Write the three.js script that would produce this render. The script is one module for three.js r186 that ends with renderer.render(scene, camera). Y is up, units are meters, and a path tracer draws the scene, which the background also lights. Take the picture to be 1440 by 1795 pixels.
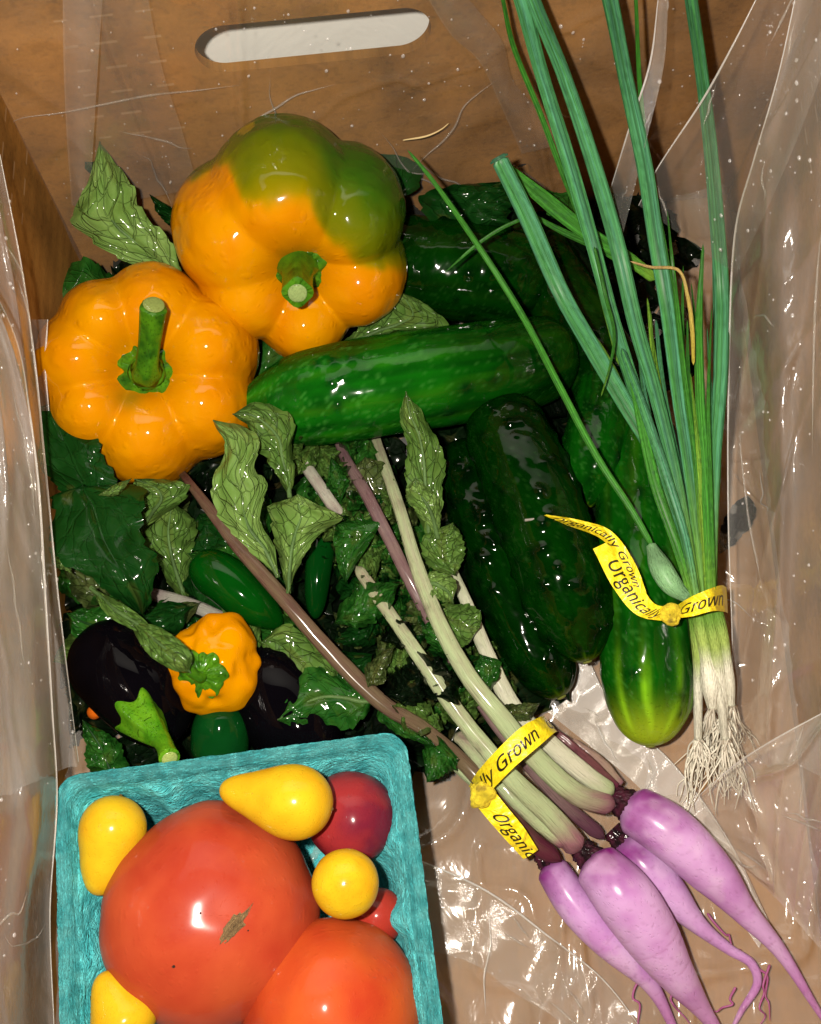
import * as THREE from 'three';
import { mergeGeometries } from 'three/addons/utils/BufferGeometryUtils.js';

// ---------------------------------------------------------------- camera, light, exposure
const scene = new THREE.Scene();
const TILT = 20 * Math.PI / 180, FOV = 50;
const CAM = new THREE.Vector3(0, 0.52, 0);
const camera = new THREE.PerspectiveCamera(FOV, 821 / 1024, 0.02, 20);
camera.position.copy(CAM);
camera.up.set(0, Math.sin(TILT), -Math.cos(TILT));
camera.lookAt(0, 0.52 - Math.cos(TILT), -Math.sin(TILT));
scene.background = new THREE.Color(0.003, 0.003, 0.0032);

const flash = new THREE.PointLight(0xfff4e6, 1.28);           // the telephone's flash, left of the lens
flash.position.set(-0.035, 0.53, -0.012);
flash.shadow.radius = 0.28;
flash.castShadow = true;
flash.name = 'camera_flash';
scene.add(flash);
const room = new THREE.RectAreaLight(0xfff2e0, 0.12, 0.22, 0.22); // dim ceiling lamp of the room, far above
room.position.set(-0.25, 1.7, 0.25);
room.lookAt(0, 0, -0.15);
room.name = 'ceiling_lamp';
scene.add(room);

const renderer = new THREE.WebGLRenderer({ antialias: true });
renderer.toneMapping = THREE.LinearToneMapping;
renderer.toneMappingExposure = 1.0;
renderer.shadowMap.enabled = true;
renderer.setSize(821, 1024);

// ---------------------------------------------------------------- helpers
const V3 = THREE.Vector3, F = 897.5 / Math.tan(FOV * Math.PI / 360);
const FWD = new V3(0, -Math.cos(TILT), -Math.sin(TILT)), UPV = new V3(0, Math.sin(TILT), -Math.cos(TILT)), RGT = new V3(1, 0, 0);
function P(x, y, h) {                                          // a point of the place: along the sight of (x, y) at height h
  const d = FWD.clone().addScaledVector(RGT, (x - 720) / F).addScaledVector(UPV, (897.5 - y) / F);
  return CAM.clone().addScaledVector(d, (h - CAM.y) / d.y);
}
const depthOf = (p) => p.clone().sub(CAM).dot(FWD);
const S = (p) => depthOf(p) / F;                               // metres per unit there
const toCam = (p) => CAM.clone().sub(p).normalize();
const path = (a, h0) => a.map(([x, y, h]) => P(x, y, h ?? h0));
let seed = 7;
const rnd = () => { seed = (seed + 0x6d2b79f5) | 0; let t = Math.imul(seed ^ (seed >>> 15), 1 | seed); t = (t + Math.imul(t ^ (t >>> 7), 61 | t)) ^ t; return ((t ^ (t >>> 14)) >>> 0) / 4294967296; };
const rr = (a, b) => a + (b - a) * rnd();
const clamp = (x, a = 0, b = 1) => Math.min(b, Math.max(a, x)), lerp = (a, b, t) => a + (b - a) * t;
const ss = (a, b, x) => { const t = clamp((x - a) / (b - a)); return t * t * (3 - 2 * t); };
const h3 = (x, y, z) => { let n = Math.imul(x, 374761393) + Math.imul(y, 668265263) + Math.imul(z, 2147483647 ^ 0x5bd1e995); n = Math.imul(n ^ (n >>> 13), 1274126177); return ((n ^ (n >>> 16)) >>> 0) / 4294967296; };
function noise(x, y, z = 0) {                                  // value noise, -1 to 1
  const ix = Math.floor(x), iy = Math.floor(y), iz = Math.floor(z), f = (t) => t * t * t * (t * (t * 6 - 15) + 10);
  const u = f(x - ix), v = f(y - iy), w = f(z - iz), c = (a, b, d) => h3(ix + a, iy + b, iz + d);
  return 2 * lerp(lerp(lerp(c(0, 0, 0), c(1, 0, 0), u), lerp(c(0, 1, 0), c(1, 1, 0), u), v), lerp(lerp(c(0, 0, 1), c(1, 0, 1), u), lerp(c(0, 1, 1), c(1, 1, 1), u), v), w) - 1;
}
const fbm = (x, y, z = 0, n = 4) => { let s = 0, a = 0.5; for (let i = 0; i < n; i++) { s += a * noise(x, y, z + i * 7.3); x *= 2.03; y *= 2.03; z *= 2.03; a *= 0.5; } return s; };
const ridge = (x, y, z = 0) => Math.pow(1 - Math.abs(noise(x, y, z)), 3), crest = (x, y, z = 0) => Math.pow(1 - Math.abs(noise(x, y, z)), 7);
const C = (hex) => { const c = new THREE.Color(hex); return [c.r, c.g, c.b]; };
const mix3 = (a, b, t) => [lerp(a[0], b[0], t), lerp(a[1], b[1], t), lerp(a[2], b[2], t)];
function interp(list, t) {                                     // smooth values along evenly spaced entries
  const x = clamp(t) * (list.length - 1), i = Math.min(list.length - 2, Math.floor(x)), f = x - i;
  const p0 = list[Math.max(0, i - 1)], p1 = list[i], p2 = list[i + 1], p3 = list[Math.min(list.length - 1, i + 2)];
  return 0.5 * (2 * p1 + (p2 - p0) * f + (2 * p0 - 5 * p1 + 4 * p2 - p3) * f * f + (3 * p1 - p0 - 3 * p2 + p3) * f * f * f);
}
const curve = (pts) => new THREE.CatmullRomCurve3(pts, false, 'centripetal');

function grid(nu, nv, fn, { wrapV = false, color = null } = {}) {   // fn(u, v) -> Vector3
  const pos = new Float32Array((nu + 1) * (nv + 1) * 3), uv = new Float32Array((nu + 1) * (nv + 1) * 2), col = color && new Float32Array((nu + 1) * (nv + 1) * 3), idx = [];
  for (let i = 0, k = 0; i <= nu; i++) for (let j = 0; j <= nv; j++, k++) {
    const u = i / nu, v = j / nv, p = fn(u, wrapV && j === nv ? 0 : v);
    pos[k * 3] = p.x; pos[k * 3 + 1] = p.y; pos[k * 3 + 2] = p.z; uv[k * 2] = v; uv[k * 2 + 1] = u;
    if (color) { const c = color(u, wrapV && j === nv ? 0 : v, p); col[k * 3] = Math.max(0, c[0]); col[k * 3 + 1] = Math.max(0, c[1]); col[k * 3 + 2] = Math.max(0, c[2]); }
    if (i < nu && j < nv) { const a = k, b = k + 1, c = k + nv + 1, d = c + 1; idx.push(a, c, b, b, c, d); }
  }
  const g = new THREE.BufferGeometry();
  g.setAttribute('position', new THREE.BufferAttribute(pos, 3)); g.setAttribute('uv', new THREE.BufferAttribute(uv, 2));
  if (color) g.setAttribute('color', new THREE.BufferAttribute(col, 3));
  g.setIndex(idx); g.computeVertexNormals();
  if (wrapV) {
    const n = g.attributes.normal;
    for (let i = 0; i <= nu; i++) {
      const a = i * (nv + 1), b = a + nv, m = new V3(n.getX(a) + n.getX(b), n.getY(a) + n.getY(b), n.getZ(a) + n.getZ(b)).normalize();
      n.setXYZ(a, m.x, m.y, m.z); n.setXYZ(b, m.x, m.y, m.z);
    }
  }
  return g;
}
const names = {};
const numbered = (n) => { names[n] = (names[n] ?? -1) + 1; return names[n] ? n + '_' + String(names[n]).padStart(3, '0') : n; };
const tag = (o, label, category, group) => { o.userData.label = label; o.userData.category = category; if (group) o.userData.group = group; return o; };
function thing(name, at, label, category, group) {             // a Group at the thing's base
  const o = new THREE.Group(); o.name = numbered(name); o.position.copy(at); scene.add(o);
  return tag(o, label, category, group);
}
const origin = (o) => { const p = new V3(); for (let q = o; q && q !== scene; q = q.parent) p.add(q.position); return p; };
function part(parent, name, geo, m) {                          // geometry given in the place's coordinates
  const g = geo.clone(), o = origin(parent); g.translate(-o.x, -o.y, -o.z);
  const k = new THREE.Mesh(g, m); k.name = name; k.castShadow = k.receiveShadow = true; parent.add(k); return k;
}
// a solid round a spine: ang 0 faces the camera, 0.25 is to its right
function spine({ pts, rad, nu = 60, nv = 32, disp = null, color = null, flat = 1, caps = true, twist = 0, up = null }) {
  const c = curve(pts), n0 = up ?? toCam(c.getPointAt(0.5)), frames = [];
  const fr = (t) => {
    const p = c.getPointAt(t), T = c.getTangentAt(t), N = n0.clone().addScaledVector(T, -n0.dot(T)).normalize(), B = new V3().crossVectors(T, N);
    return { p, N, B };
  };
  const tt = (u) => caps ? 0.5 - 0.5 * Math.cos(Math.PI * u) : u;
  for (let i = 0; i <= nu; i++) frames.push(fr(tt(i / nu)));
  return grid(nu, nv, (u, v) => {
    const { p, N, B } = frames[Math.round(u * nu)], t = tt(u), a = v * Math.PI * 2 + twist * t, r = rad(t) + (disp ? disp(t, v) : 0);
    return p.clone().addScaledVector(N, Math.cos(a) * r * flat).addScaledVector(B, Math.sin(a) * r);
  }, { wrapV: true, color: color && ((u, v, p) => color(tt(u), v, p)) });
}
const tube = (pts, radii, o = {}) => spine({ pts, rad: (t) => Math.max(1e-5, interp(radii, t)), nu: o.nu ?? 36, nv: o.nv ?? 12, caps: false, ...o });
function closedTube(pts, radii, o = {}) {                      // with rounded ends
  const cap = o.cap ?? 0.025;
  return spine({ pts, nu: o.nu ?? 40, nv: o.nv ?? 12, caps: false, ...o, rad: (t) => Math.max(1e-5, interp(radii, t) * Math.sqrt(ss(-0.0005, cap, t) * ss(-0.0005, cap, 1 - t))) });
}
function loft(A, B, nu, nv, disp = null, color = null) {        // a sheet between two edges
  const a = curve(A), b = curve(B);
  const pa = [], pb = [];
  for (let i = 0; i <= nu; i++) { pa.push(a.getPoint(i / nu)); pb.push(b.getPoint(i / nu)); }
  return grid(nu, nv, (u, v) => {
    const i = Math.round(u * nu), p = pa[i].clone().lerp(pb[i], v);
    return disp ? disp(p, u, v) : p;
  }, { color });
}

// ---------------------------------------------------------------- textures
function tex(w, h, fn, { srgb = false, wrap = THREE.RepeatWrapping } = {}) {   // fn(u, v) -> [r,g,b] 0..1
  const d = new Uint8Array(w * h * 4);
  const e = (x) => srgb ? (x <= 0.0031308 ? 12.92 * x : 1.055 * Math.pow(x, 1 / 2.4) - 0.055) : x;
  for (let j = 0, k = 0; j < h; j++) for (let i = 0; i < w; i++, k += 4) {
    const c = fn(i / w, j / h);
    d[k] = 255 * clamp(e(c[0])); d[k + 1] = 255 * clamp(e(c[1])); d[k + 2] = 255 * clamp(e(c[2])); d[k + 3] = 255;
  }
  const t = new THREE.DataTexture(d, w, h, THREE.RGBAFormat);
  t.magFilter = THREE.LinearFilter; t.minFilter = THREE.LinearFilter; t.wrapS = t.wrapT = wrap;
  if (srgb) t.colorSpace = THREE.SRGBColorSpace;
  t.needsUpdate = true; return t;
}
const rep = (t, x, y) => { const c = t.clone(); c.repeat.set(x, y); c.needsUpdate = true; return c; };
const tn = (u, v, f, z) => {                                   // noise that tiles over 0..1
  const a = u * Math.PI * 2, b = v * Math.PI * 2, r = f / 6.283;
  return noise(Math.cos(a) * r + 9 + z, Math.sin(a) * r + Math.cos(b) * r + 5, Math.sin(b) * r + z);
};
const grain = tex(256, 256, (u, v) => { const x = 0.5 + 0.25 * tn(u, v, 30, 1) + 0.2 * tn(u, v, 70, 4); return [x, x, x]; });
const wetBump = (() => {                                       // scattered beads and streaks of water
  const n = 256, a = new Float32Array(n * n);
  for (let k = 0; k < 260; k++) {
    const cx = rr(0, n), cy = rr(0, n), r = rr(1, 3.2) * (rnd() < 0.12 ? 1.8 : 1), q = Math.ceil(r) + 1;
    for (let j = -q; j <= q; j++) for (let i = -q; i <= q; i++) { const d = Math.hypot(i, j) / r; if (d < 1) { const x = (Math.floor(cx + i) + n) % n, y = (Math.floor(cy + j) + n) % n; a[y * n + x] = Math.max(a[y * n + x], Math.sqrt(1 - d * d) * Math.min(1, r / 3)); } }
  }
  return tex(n, n, (u, v) => { const x = 0.25 + 0.7 * a[Math.round(v * n) * n + Math.round(u * n)] + 0.05 * tn(u, v, 60, 2); return [x, x, x]; });
})();
const fibre = tex(512, 512, (u, v) => {
  const x = 0.5 + 0.2 * tn(u, v, 16, 3) + 0.2 * tn(u, v, 45, 8) + 0.22 * tn(u, v, 120, 5); return [x, x, x];
});
// leaf blades: u across (midrib at 0.5), v from base to tip
function leafTexture(sd, under, base, dark, light) {
  const W = 320, H = 512, veins = [];
  seed = sd;
  for (let side = -1; side <= 1; side += 2) for (let k = 0, y = 0.04 + rnd() * 0.05; y < 0.97; k++, y += rr(0.11, 0.19)) {
    let x = 0, yy = y; const pts = [[0.5, yy]], rise = rr(0.35, 0.65);
    for (let i = 0; i < 7; i++) { x += 0.075; yy += 0.075 * rise * (1 + i * 0.14) * 0.62; pts.push([0.5 + side * x, yy + rr(-0.006, 0.006)]); }
    for (let i = 0; i < 7; i++) veins.push([...pts[i], ...pts[i + 1], 0.012 * (1 - i / 9)]);
    const q = 2 + Math.floor(rnd() * 2); let [bx, by] = pts[q];
    for (let i = 0; i < 4; i++) { const nx = bx + side * 0.05, ny = by + rr(0.05, 0.085); veins.push([bx, by, nx, ny, 0.007]); bx = nx; by = ny; }
  }
  const cells = []; const GX = 5, GY = 8;
  for (let i = 0; i < GX * GY; i++) cells.push([rnd(), rnd(), rnd()]);
  const seg = (x, y, s) => { const dx = s[2] - s[0], dy = (s[3] - s[1]) * 1.6, px = x - s[0], py = (y - s[1]) * 1.6, t = clamp((px * dx + py * dy) / (dx * dx + dy * dy)); return Math.hypot(px - t * dx, py - t * dy); };
  const hgt = new Float32Array(W * H), colr = [];
  for (let j = 0; j < H; j++) for (let i = 0; i < W; i++) {
    const u = i / W, v = j / H, wu = u + 0.012 * noise(u * 9, v * 14, sd), wv = v + 0.01 * noise(u * 9, v * 14, sd + 5);
    let near = 1e9, vein = 0;
    for (const s of veins) { if (Math.abs(s[1] - wv) > 0.14 || Math.abs(s[0] - wu) > 0.14) continue; const d = seg(wu, wv, s); vein = Math.max(vein, 1 - ss(s[4] * 0.5, s[4] * 1.1 + 0.006, d)); near = Math.min(near, d); }
    const mw = 0.024 * (1 - 0.75 * v); vein = Math.max(vein, 1 - ss(mw * 0.5, mw, Math.abs(wu - 0.5))); near = Math.min(near, Math.abs(wu - 0.5));
    const gx = wu * GX, gy = wv * GY; let f1 = 9, f2 = 9, id = 0;
    for (let b = -1; b <= 1; b++) for (let a = -1; a <= 1; a++) { const cx = Math.floor(gx) + a, cy = Math.floor(gy) + b, c = cells[(((cy % GY) + GY) % GY) * GX + (((cx % GX) + GX) % GX)]; const d = Math.hypot(cx + c[0] - gx, cy + c[1] - gy); if (d < f1) { f2 = f1; f1 = d; id = c[2]; } else if (d < f2) f2 = d; }
    const net = 1 - ss(0.012, 0.075, f2 - f1), k = j * W + i, puff = Math.min(1, near * 14);
    hgt[k] = under ? 0.45 + 0.12 * puff - 0.18 * net + 0.35 * vein : 0.5 + 0.3 * puff + 0.1 * (1 - f1) - 0.3 * vein - 0.16 * net;
    let c = mix3(base, light, clamp(0.38 + 0.75 * fbm(u * 5, v * 7, sd + 2, 3) + 0.3 * (id - 0.5)));
    c = mix3(c, dark, clamp(0.26 * net * clamp(0.45 + 1.1 * noise(u * 7, v * 10, sd + 4)) * (under ? 1 : 0.5)));
    c = under ? mix3(c, mix3(dark, light, 0.3), vein * 0.4) : mix3(c, light, vein * 0.4);
    c = mix3(c, [0.2, 0.16, 0.04], 0.1 * ss(0.45, 0.8, noise(u * 4, v * 5, sd + 9)));
    const sp = 0.9 + 0.2 * h3(i, j, sd); colr[k] = [c[0] * sp, c[1] * sp, c[2] * sp];
  }
  const at = (u, v) => Math.min(H - 1, Math.round(v * H)) * W + Math.min(W - 1, Math.round(u * W));
  return { map: tex(W, H, (u, v) => colr[at(u, v)], { srgb: true, wrap: THREE.ClampToEdgeWrapping }), bump: tex(W, H, (u, v) => { const x = hgt[at(u, v)]; return [x, x, x]; }, { wrap: THREE.ClampToEdgeWrapping }) };
}
const leafMat = (sd, under, b, d, l, rough = 0.5, coat = 0.5) => {
  const t = leafTexture(sd, under, b, d, l);
  return new THREE.MeshPhysicalMaterial({ map: t.map, bumpMap: t.bump, bumpScale: under ? 0.0024 : 0.0012, specularIntensity: under ? 0.12 : 0.04, roughness: rough, clearcoat: coat, clearcoatRoughness: 0.1, side: THREE.DoubleSide });
};
const M = {
  leafPale: leafMat(11, true, [0.095, 0.185, 0.035], [0.012, 0.03, 0.005], [0.16, 0.26, 0.07], 0.55, 0.25),
  leafPale2: leafMat(23, true, [0.05, 0.115, 0.018], [0.006, 0.02, 0.004], [0.09, 0.17, 0.035], 0.5, 0.3),
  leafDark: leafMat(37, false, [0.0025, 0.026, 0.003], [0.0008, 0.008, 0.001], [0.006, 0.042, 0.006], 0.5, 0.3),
  leafMid: leafMat(51, false, [0.006, 0.052, 0.005], [0.0015, 0.014, 0.002], [0.022, 0.095, 0.012], 0.45, 0.4),
  leafOlive: leafMat(67, true, [0.032, 0.055, 0.012], [0.004, 0.008, 0.002], [0.07, 0.09, 0.028], 0.5, 0.35),
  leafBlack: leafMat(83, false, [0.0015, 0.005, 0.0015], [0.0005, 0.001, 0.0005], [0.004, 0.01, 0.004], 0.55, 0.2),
};
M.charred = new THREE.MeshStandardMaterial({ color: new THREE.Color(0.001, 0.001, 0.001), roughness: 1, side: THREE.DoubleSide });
const skin = (o = {}) => new THREE.MeshPhysicalMaterial({ vertexColors: true, specularIntensity: 0.05, roughness: 0.4, clearcoat: 0.7, clearcoatRoughness: 0.08, bumpMap: rep(wetBump, o.rx ?? 2, o.ry ?? 2), bumpScale: o.bump ?? 0.0004, ...o.m });
M.pepper = skin({ rx: 2, ry: 1.6, bump: 0.0003, m: { clearcoat: 0.7, clearcoatRoughness: 0.07, roughness: 0.5, specularIntensity: 0.03 } });
M.cuke = skin({ rx: 3, ry: 5, bump: 0.0003, m: { roughness: 0.45, clearcoat: 0.4, clearcoatRoughness: 0.07, specularIntensity: 0 } });
M.tomato = skin({ rx: 2, ry: 2, bump: 0.0001, m: { roughness: 0.5, clearcoat: 0.3, clearcoatRoughness: 0.14, specularIntensity: 0.15 } });
M.yellowTomato = skin({ rx: 3, ry: 3, bump: 0.00015, m: { roughness: 0.45, clearcoat: 0.35, clearcoatRoughness: 0.16 } });
M.gloss = skin({ rx: 2, ry: 2, bump: 0.00012, m: { roughness: 0.4, clearcoat: 0.5, clearcoatRoughness: 0.05, specularIntensity: 0 } });
M.blackGloss = skin({ rx: 2, ry: 2, bump: 0.0001, m: { roughness: 0.5, clearcoat: 0.2, clearcoatRoughness: 0.05, specularIntensity: 0 } });
M.stem = skin({ rx: 2, ry: 2, bump: 0.0007, m: { roughness: 0.45, clearcoat: 0.6 } });
M.radish = skin({ rx: 3, ry: 3, bump: 0.00022, m: { roughness: 0.42, clearcoat: 0.5, clearcoatRoughness: 0.22 } });
M.rib = skin({ rx: 1, ry: 4, bump: 0.0004, m: { roughness: 0.6, clearcoat: 0.08, clearcoatRoughness: 0.3 } });
M.onion = new THREE.MeshPhysicalMaterial({ vertexColors: true, specularIntensity: 0.15, roughness: 0.55, clearcoat: 0.12, clearcoatRoughness: 0.3, bumpScale: 0.0006, bumpMap: rep(tex(256, 64, (u, v) => { const x = 0.5 + 0.3 * tn(u, v * 0.08, 40, 2) + 0.3 * tn(u, v * 0.15, 110, 6); return [x, x, x]; }), 1, 3) });
M.stalk = new THREE.MeshPhysicalMaterial({ vertexColors: true, specularIntensity: 0.06, roughness: 0.55, clearcoat: 0.35, clearcoatRoughness: 0.14, bumpMap: rep(M.onion.bumpMap, 1, 5), bumpScale: 0.0004 });
M.root = new THREE.MeshPhysicalMaterial({ color: new THREE.Color(0.7, 0.67, 0.56), roughness: 0.5, clearcoat: 0.4 });
M.rootPink = new THREE.MeshPhysicalMaterial({ color: new THREE.Color(0.3, 0.07, 0.2), roughness: 0.5, clearcoat: 0.4 });
M.straw = new THREE.MeshStandardMaterial({ color: new THREE.Color(0.55, 0.42, 0.2), roughness: 0.7 });
M.scar = new THREE.MeshStandardMaterial({ vertexColors: true, roughness: 0.85, bumpMap: rep(grain, 2, 2), bumpScale: 0.0008 });
M.pulp = new THREE.MeshPhysicalMaterial({ vertexColors: true, specularIntensity: 0.2, roughness: 0.85, bumpMap: rep(fibre, 9, 3), bumpScale: 0.0014, sheen: 0.2, sheenRoughness: 0.7, sheenColor: new THREE.Color(0.3, 0.7, 0.7) });
const film = (clear, rough, tint = [0.94, 0.93, 0.9], spec = 1) => new THREE.MeshPhysicalMaterial({ color: new THREE.Color(...tint), transmission: clear, thickness: 0, roughness: rough, ior: 1.5, specularIntensity: spec, side: THREE.DoubleSide, bumpMap: rep(grain, 5, 5), bumpScale: 0.00012 });
M.film = film(0.965, 0.12); M.filmFloor = film(0.87, 0.12); M.filmHazy = film(0.905, 0.11); M.filmClear = film(0.955, 0.1); M.filmMilky = film(0.9, 0.11); M.filmWhite = film(0.66, 0.14);
M.water = new THREE.MeshPhysicalMaterial({ color: 0xffffff, transmission: 0.78, thickness: 0, roughness: 0.12, ior: 1.7 });

// ---------------------------------------------------------------- the cardboard box
const FL = P(100, 1500, 0), BL = P(150, 480, 0), BR = P(1290, 325, 0), FR = P(1440, 1500, 0);
{ const ext = (b, f, k) => f.clone().add(f.clone().sub(b).multiplyScalar(k)); FL.copy(ext(BL, FL, 0.45)); FR.copy(ext(BR, FR, 0.4)); }
const HB = 0.27, TH = 0.005;
const boxMap = tex(1024, 1024, (u, v) => {
  const flute = 0.5 + 0.5 * Math.sin(v * Math.PI * 2 * 34), n = fbm(u * 13, v * 13, 3, 5), s = fbm(u * 220, v * 260, 8, 2);
  let k = 0.97 + 0.012 * flute + 0.5 * n + 0.06 * s - 0.22 * ss(0.05, 0.4, fbm(u * 6, v * 5, 12, 4)) - 0.12 * ss(0.35, 0.6, noise(u * 160, v * 260, 5)); k *= 0.93 + 0.14 * h3(Math.floor(u * 1024), Math.floor(v * 340), 4);
  let c = [0.27 * k, 0.13 * k, 0.029 * k];
  for (const [x0, x1] of [[0.1, 0.115], [0.135, 0.16], [0.185, 0.205]]) {               // pressed dashes in the board
    const row = v * 26, d = Math.abs(row - Math.round(row)), w = h3(Math.round(row), Math.round(x0 * 999), 2);
    if (v > 0.3 && u > x0 + w * 0.008 && u < x1 + w * 0.008 && d < 0.05 && w > 0.15) c = mix3(c, [0.42, 0.3, 0.18], 0.4);
  }
  return c;
}, { srgb: true });
const boxBump = tex(512, 512, (u, v) => { const x = 0.5 + 0.2 * Math.sin(v * Math.PI * 2 * 34) + 0.25 * fbm(u * 30, v * 30, 2, 3); return [x, x, x]; });
M.card = new THREE.MeshPhysicalMaterial({ specularIntensity: 0.15, map: boxMap, bumpMap: boxBump, bumpScale: 0.0002, roughness: 0.85 });
const box = thing('cardboard_box', P(700, 900, 0).setY(-TH), 'open brown corrugated cardboard box with hand holes holding all the vegetables', 'box');
function panel(name, a, b, holes, height = HB) {               // a wall from floor point a to b
  const L = a.distanceTo(b), x = b.clone().sub(a).normalize(), out = new V3(x.z, 0, -x.x);
  const s = new THREE.Shape([[0, 0], [L, 0], [L, height], [0, height]].map((p) => new THREE.Vector2(...p)));
  for (const h of holes) s.holes.push(h);
  const g = new THREE.ExtrudeGeometry(s, { depth: TH, bevelEnabled: false, curveSegments: 24 });
  const uv = g.attributes.uv, pos = g.attributes.position;
  for (let i = 0; i < uv.count; i++) uv.setXY(i, pos.getX(i) / 0.36, pos.getY(i) / 0.36);
  g.applyMatrix4(new THREE.Matrix4().makeBasis(x, new V3(0, 1, 0), new V3().crossVectors(x, new V3(0, 1, 0))).setPosition(a));
  part(box, name, g, M.card); return { a, x, L };
}
const onWall = (a, b, px, py) => {                             // where the sight of (px, py) meets that wall: [along, up]
  const x = b.clone().sub(a).normalize(), n = new V3(x.z, 0, -x.x), d = P(px, py, 0).sub(CAM).normalize(), p = CAM.clone().addScaledVector(d, a.clone().sub(CAM).dot(n) / d.dot(n));
  return [p.clone().sub(a).dot(x), p.y];
};
const slot = (pts, r) => {
  const [[x0, y0], [x1, y1]] = pts, h = new THREE.Path(), t = Math.atan2(y1 - y0, x1 - x0);
  h.absarc(x1, y1, r, t - Math.PI / 2, t + Math.PI / 2, false); h.absarc(x0, y0, r, t + Math.PI / 2, t + Math.PI * 1.5, false); h.closePath(); return h;
};
const handA = onWall(BL, BR, 395, 70), handB = onWall(BL, BR, 700, 40), vent = onWall(BL, BR, 913, 283);
const ventHole = new THREE.Path(); ventHole.absarc(vent[0], vent[1], 0.0045, 0, Math.PI * 2, false);
panel('back_panel', BL, BR, [slot([handA, handB], 0.013), ventHole]);
panel('side_panel', BR, FR, []);
panel('side_panel', FL, BL, []);
panel('front_panel', FR, FL, []);
{
  const s = new THREE.Shape([FL, BL, BR, FR].map((p) => new THREE.Vector2(p.x, -p.z)));
  const g = new THREE.ExtrudeGeometry(s, { depth: TH - 0.001, bevelEnabled: false });
  const uv = g.attributes.uv, pos = g.attributes.position;
  for (let i = 0; i < uv.count; i++) uv.setXY(i, 0.3 + pos.getX(i) / 0.9, 0.05 + pos.getY(i) / 1.8);
  g.rotateX(-Math.PI / 2); g.translate(0, -TH + 0.0005, 0); part(box, 'bottom_panel', g, M.card);
}
{ // the pale wall behind the box, seen through its hand hole
  const g = new THREE.BoxGeometry(1.2, 0.9, 0.01), m = new THREE.Mesh(g, new THREE.MeshStandardMaterial({ color: new THREE.Color(0.92, 0.94, 0.93), roughness: 0.7, bumpMap: rep(grain, 8, 6), bumpScale: 0.0002 }));
  m.name = 'wall'; m.userData.kind = 'structure'; m.position.set(0, 0.3, -0.402); m.rotation.y = 0.155; m.receiveShadow = true; scene.add(m);
}

// ---------------------------------------------------------------- the plastic bag that lines the box
const bag = thing('plastic_bag', P(700, 900, 0.001), 'clear crinkled plastic bag lining the cardboard box, beaded with water', 'plastic bag');
const beads = [];
function crinkle(p, amp, sx = 1, sd = 0) {
  const q = p.clone().multiplyScalar(1);
  const a = ridge(q.x * 22 * sx + q.y * 14, q.z * 9 + q.y * 8, sd) + 0.6 * ridge(q.x * 30 + q.z * 34, q.z * 14 - q.x * 12 + q.y * 20, sd + 3) + 0.3 * ridge(q.x * 80, q.z * 60 + q.y * 60, sd + 6);
  return amp * (a - 0.7);
}
function creases(g, cols, count, rad, lo, hi, m = M.filmWhite) {                // sharp folded lines in the film
  const pos = g.attributes.position, rows = pos.count / cols, gs = [];
  const at = (r, c) => new V3().fromBufferAttribute(pos, Math.round(clamp(r, 0, rows - 1)) * cols + Math.round(clamp(c, 0, cols - 1)));
  for (let k = 0; k < count; k++) {
    let r0 = rr(0.03, 0.97) * rows, c0 = rr(0.03, 0.97) * cols; const th = rr(0, 6.28), L = rr(lo, hi), n = 7, pts = []; let d = th;
    for (let i = 0; i < n; i++) { const p = at(r0, c0); if (!pts.length || p.distanceTo(pts[pts.length - 1]) > 0.0015) pts.push(p.addScaledVector(toCam(p), 0.0004)); r0 += Math.cos(d) * L / n * rows; c0 += Math.sin(d) * L / n * cols; d += rr(-0.22, 0.22); }
    if (pts.length > 3) gs.push(tube(pts, [0.00002, rad, rad * 0.8, 0.00002], { nv: 5, nu: 30 }));
  }
  if (gs.length) part(bag, 'bag_crease', mergeGeometries(gs), m).userData.kind = 'stuff';
}
function sheet(A, B, m, { amp = 0.003, sd = 0, nu = 90, nv = 60, n = 0, dir = null, h = null, name = 'bag_fold', bow = 0, pleat = 0 } = {}) {
  const a = path(A, h), b = path(B, h), nn = dir ?? toCam(a[Math.floor(a.length / 2)]);
  const g = loft(a, b, nu, nv, (p, u, v) => p.addScaledVector(nn, crinkle(p, amp, 1, sd) * ss(0, 0.08, v + 0.03) + bow * Math.sin(Math.PI * v) + pleat * ridge(v * 5 + 0.4 * noise(u * 3, sd), u * 1.3, sd + 2)));
  part(bag, name, g, m); part(bag, 'bag_edge', tube(a.map((p) => p.clone().addScaledVector(nn, crinkle(p, amp, 1, sd) * 0.35)), [0.0002, 0.0005, 0.0004, 0.0002], { nv: 6, nu: 80 }), M.filmWhite);
  seed = 1000 + sd; creases(g, nv + 1, n > 30 ? 7 : 4, 0.0005, 0.1, 0.4, M.filmMilky);
  for (let k = 0; k < n; k++) {
    const i = Math.floor(rnd() * g.attributes.position.count), p = new V3().fromBufferAttribute(g.attributes.position, i), q = new V3().fromBufferAttribute(g.attributes.normal, i);
    if (q.dot(toCam(p)) < 0) q.negate();
    beads.push([p, q]);
  }
}
const onBack = (x, y, off) => { const o = BR.clone().sub(BL).normalize(), n = new V3(-o.z, 0, o.x), q = BL.clone().addScaledVector(n, off), d = P(x, y, 0).sub(CAM).normalize(); return CAM.clone().addScaledVector(d, q.sub(CAM).dot(n) / d.dot(n)); };
function backFold(A, B, off, m, sd) { const a = A.map(([x, y]) => onBack(x, y, off)), b = B.map(([x, y]) => onBack(x, y, off - 0.004)), nn = toCam(a[0]); part(bag, 'bag_fold', loft(a, b, 80, 16, (p, u, v) => p.addScaledVector(nn, crinkle(p, 0.0016, 1, sd) + 0.004 * Math.sin(v * Math.PI))), m); }
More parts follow.
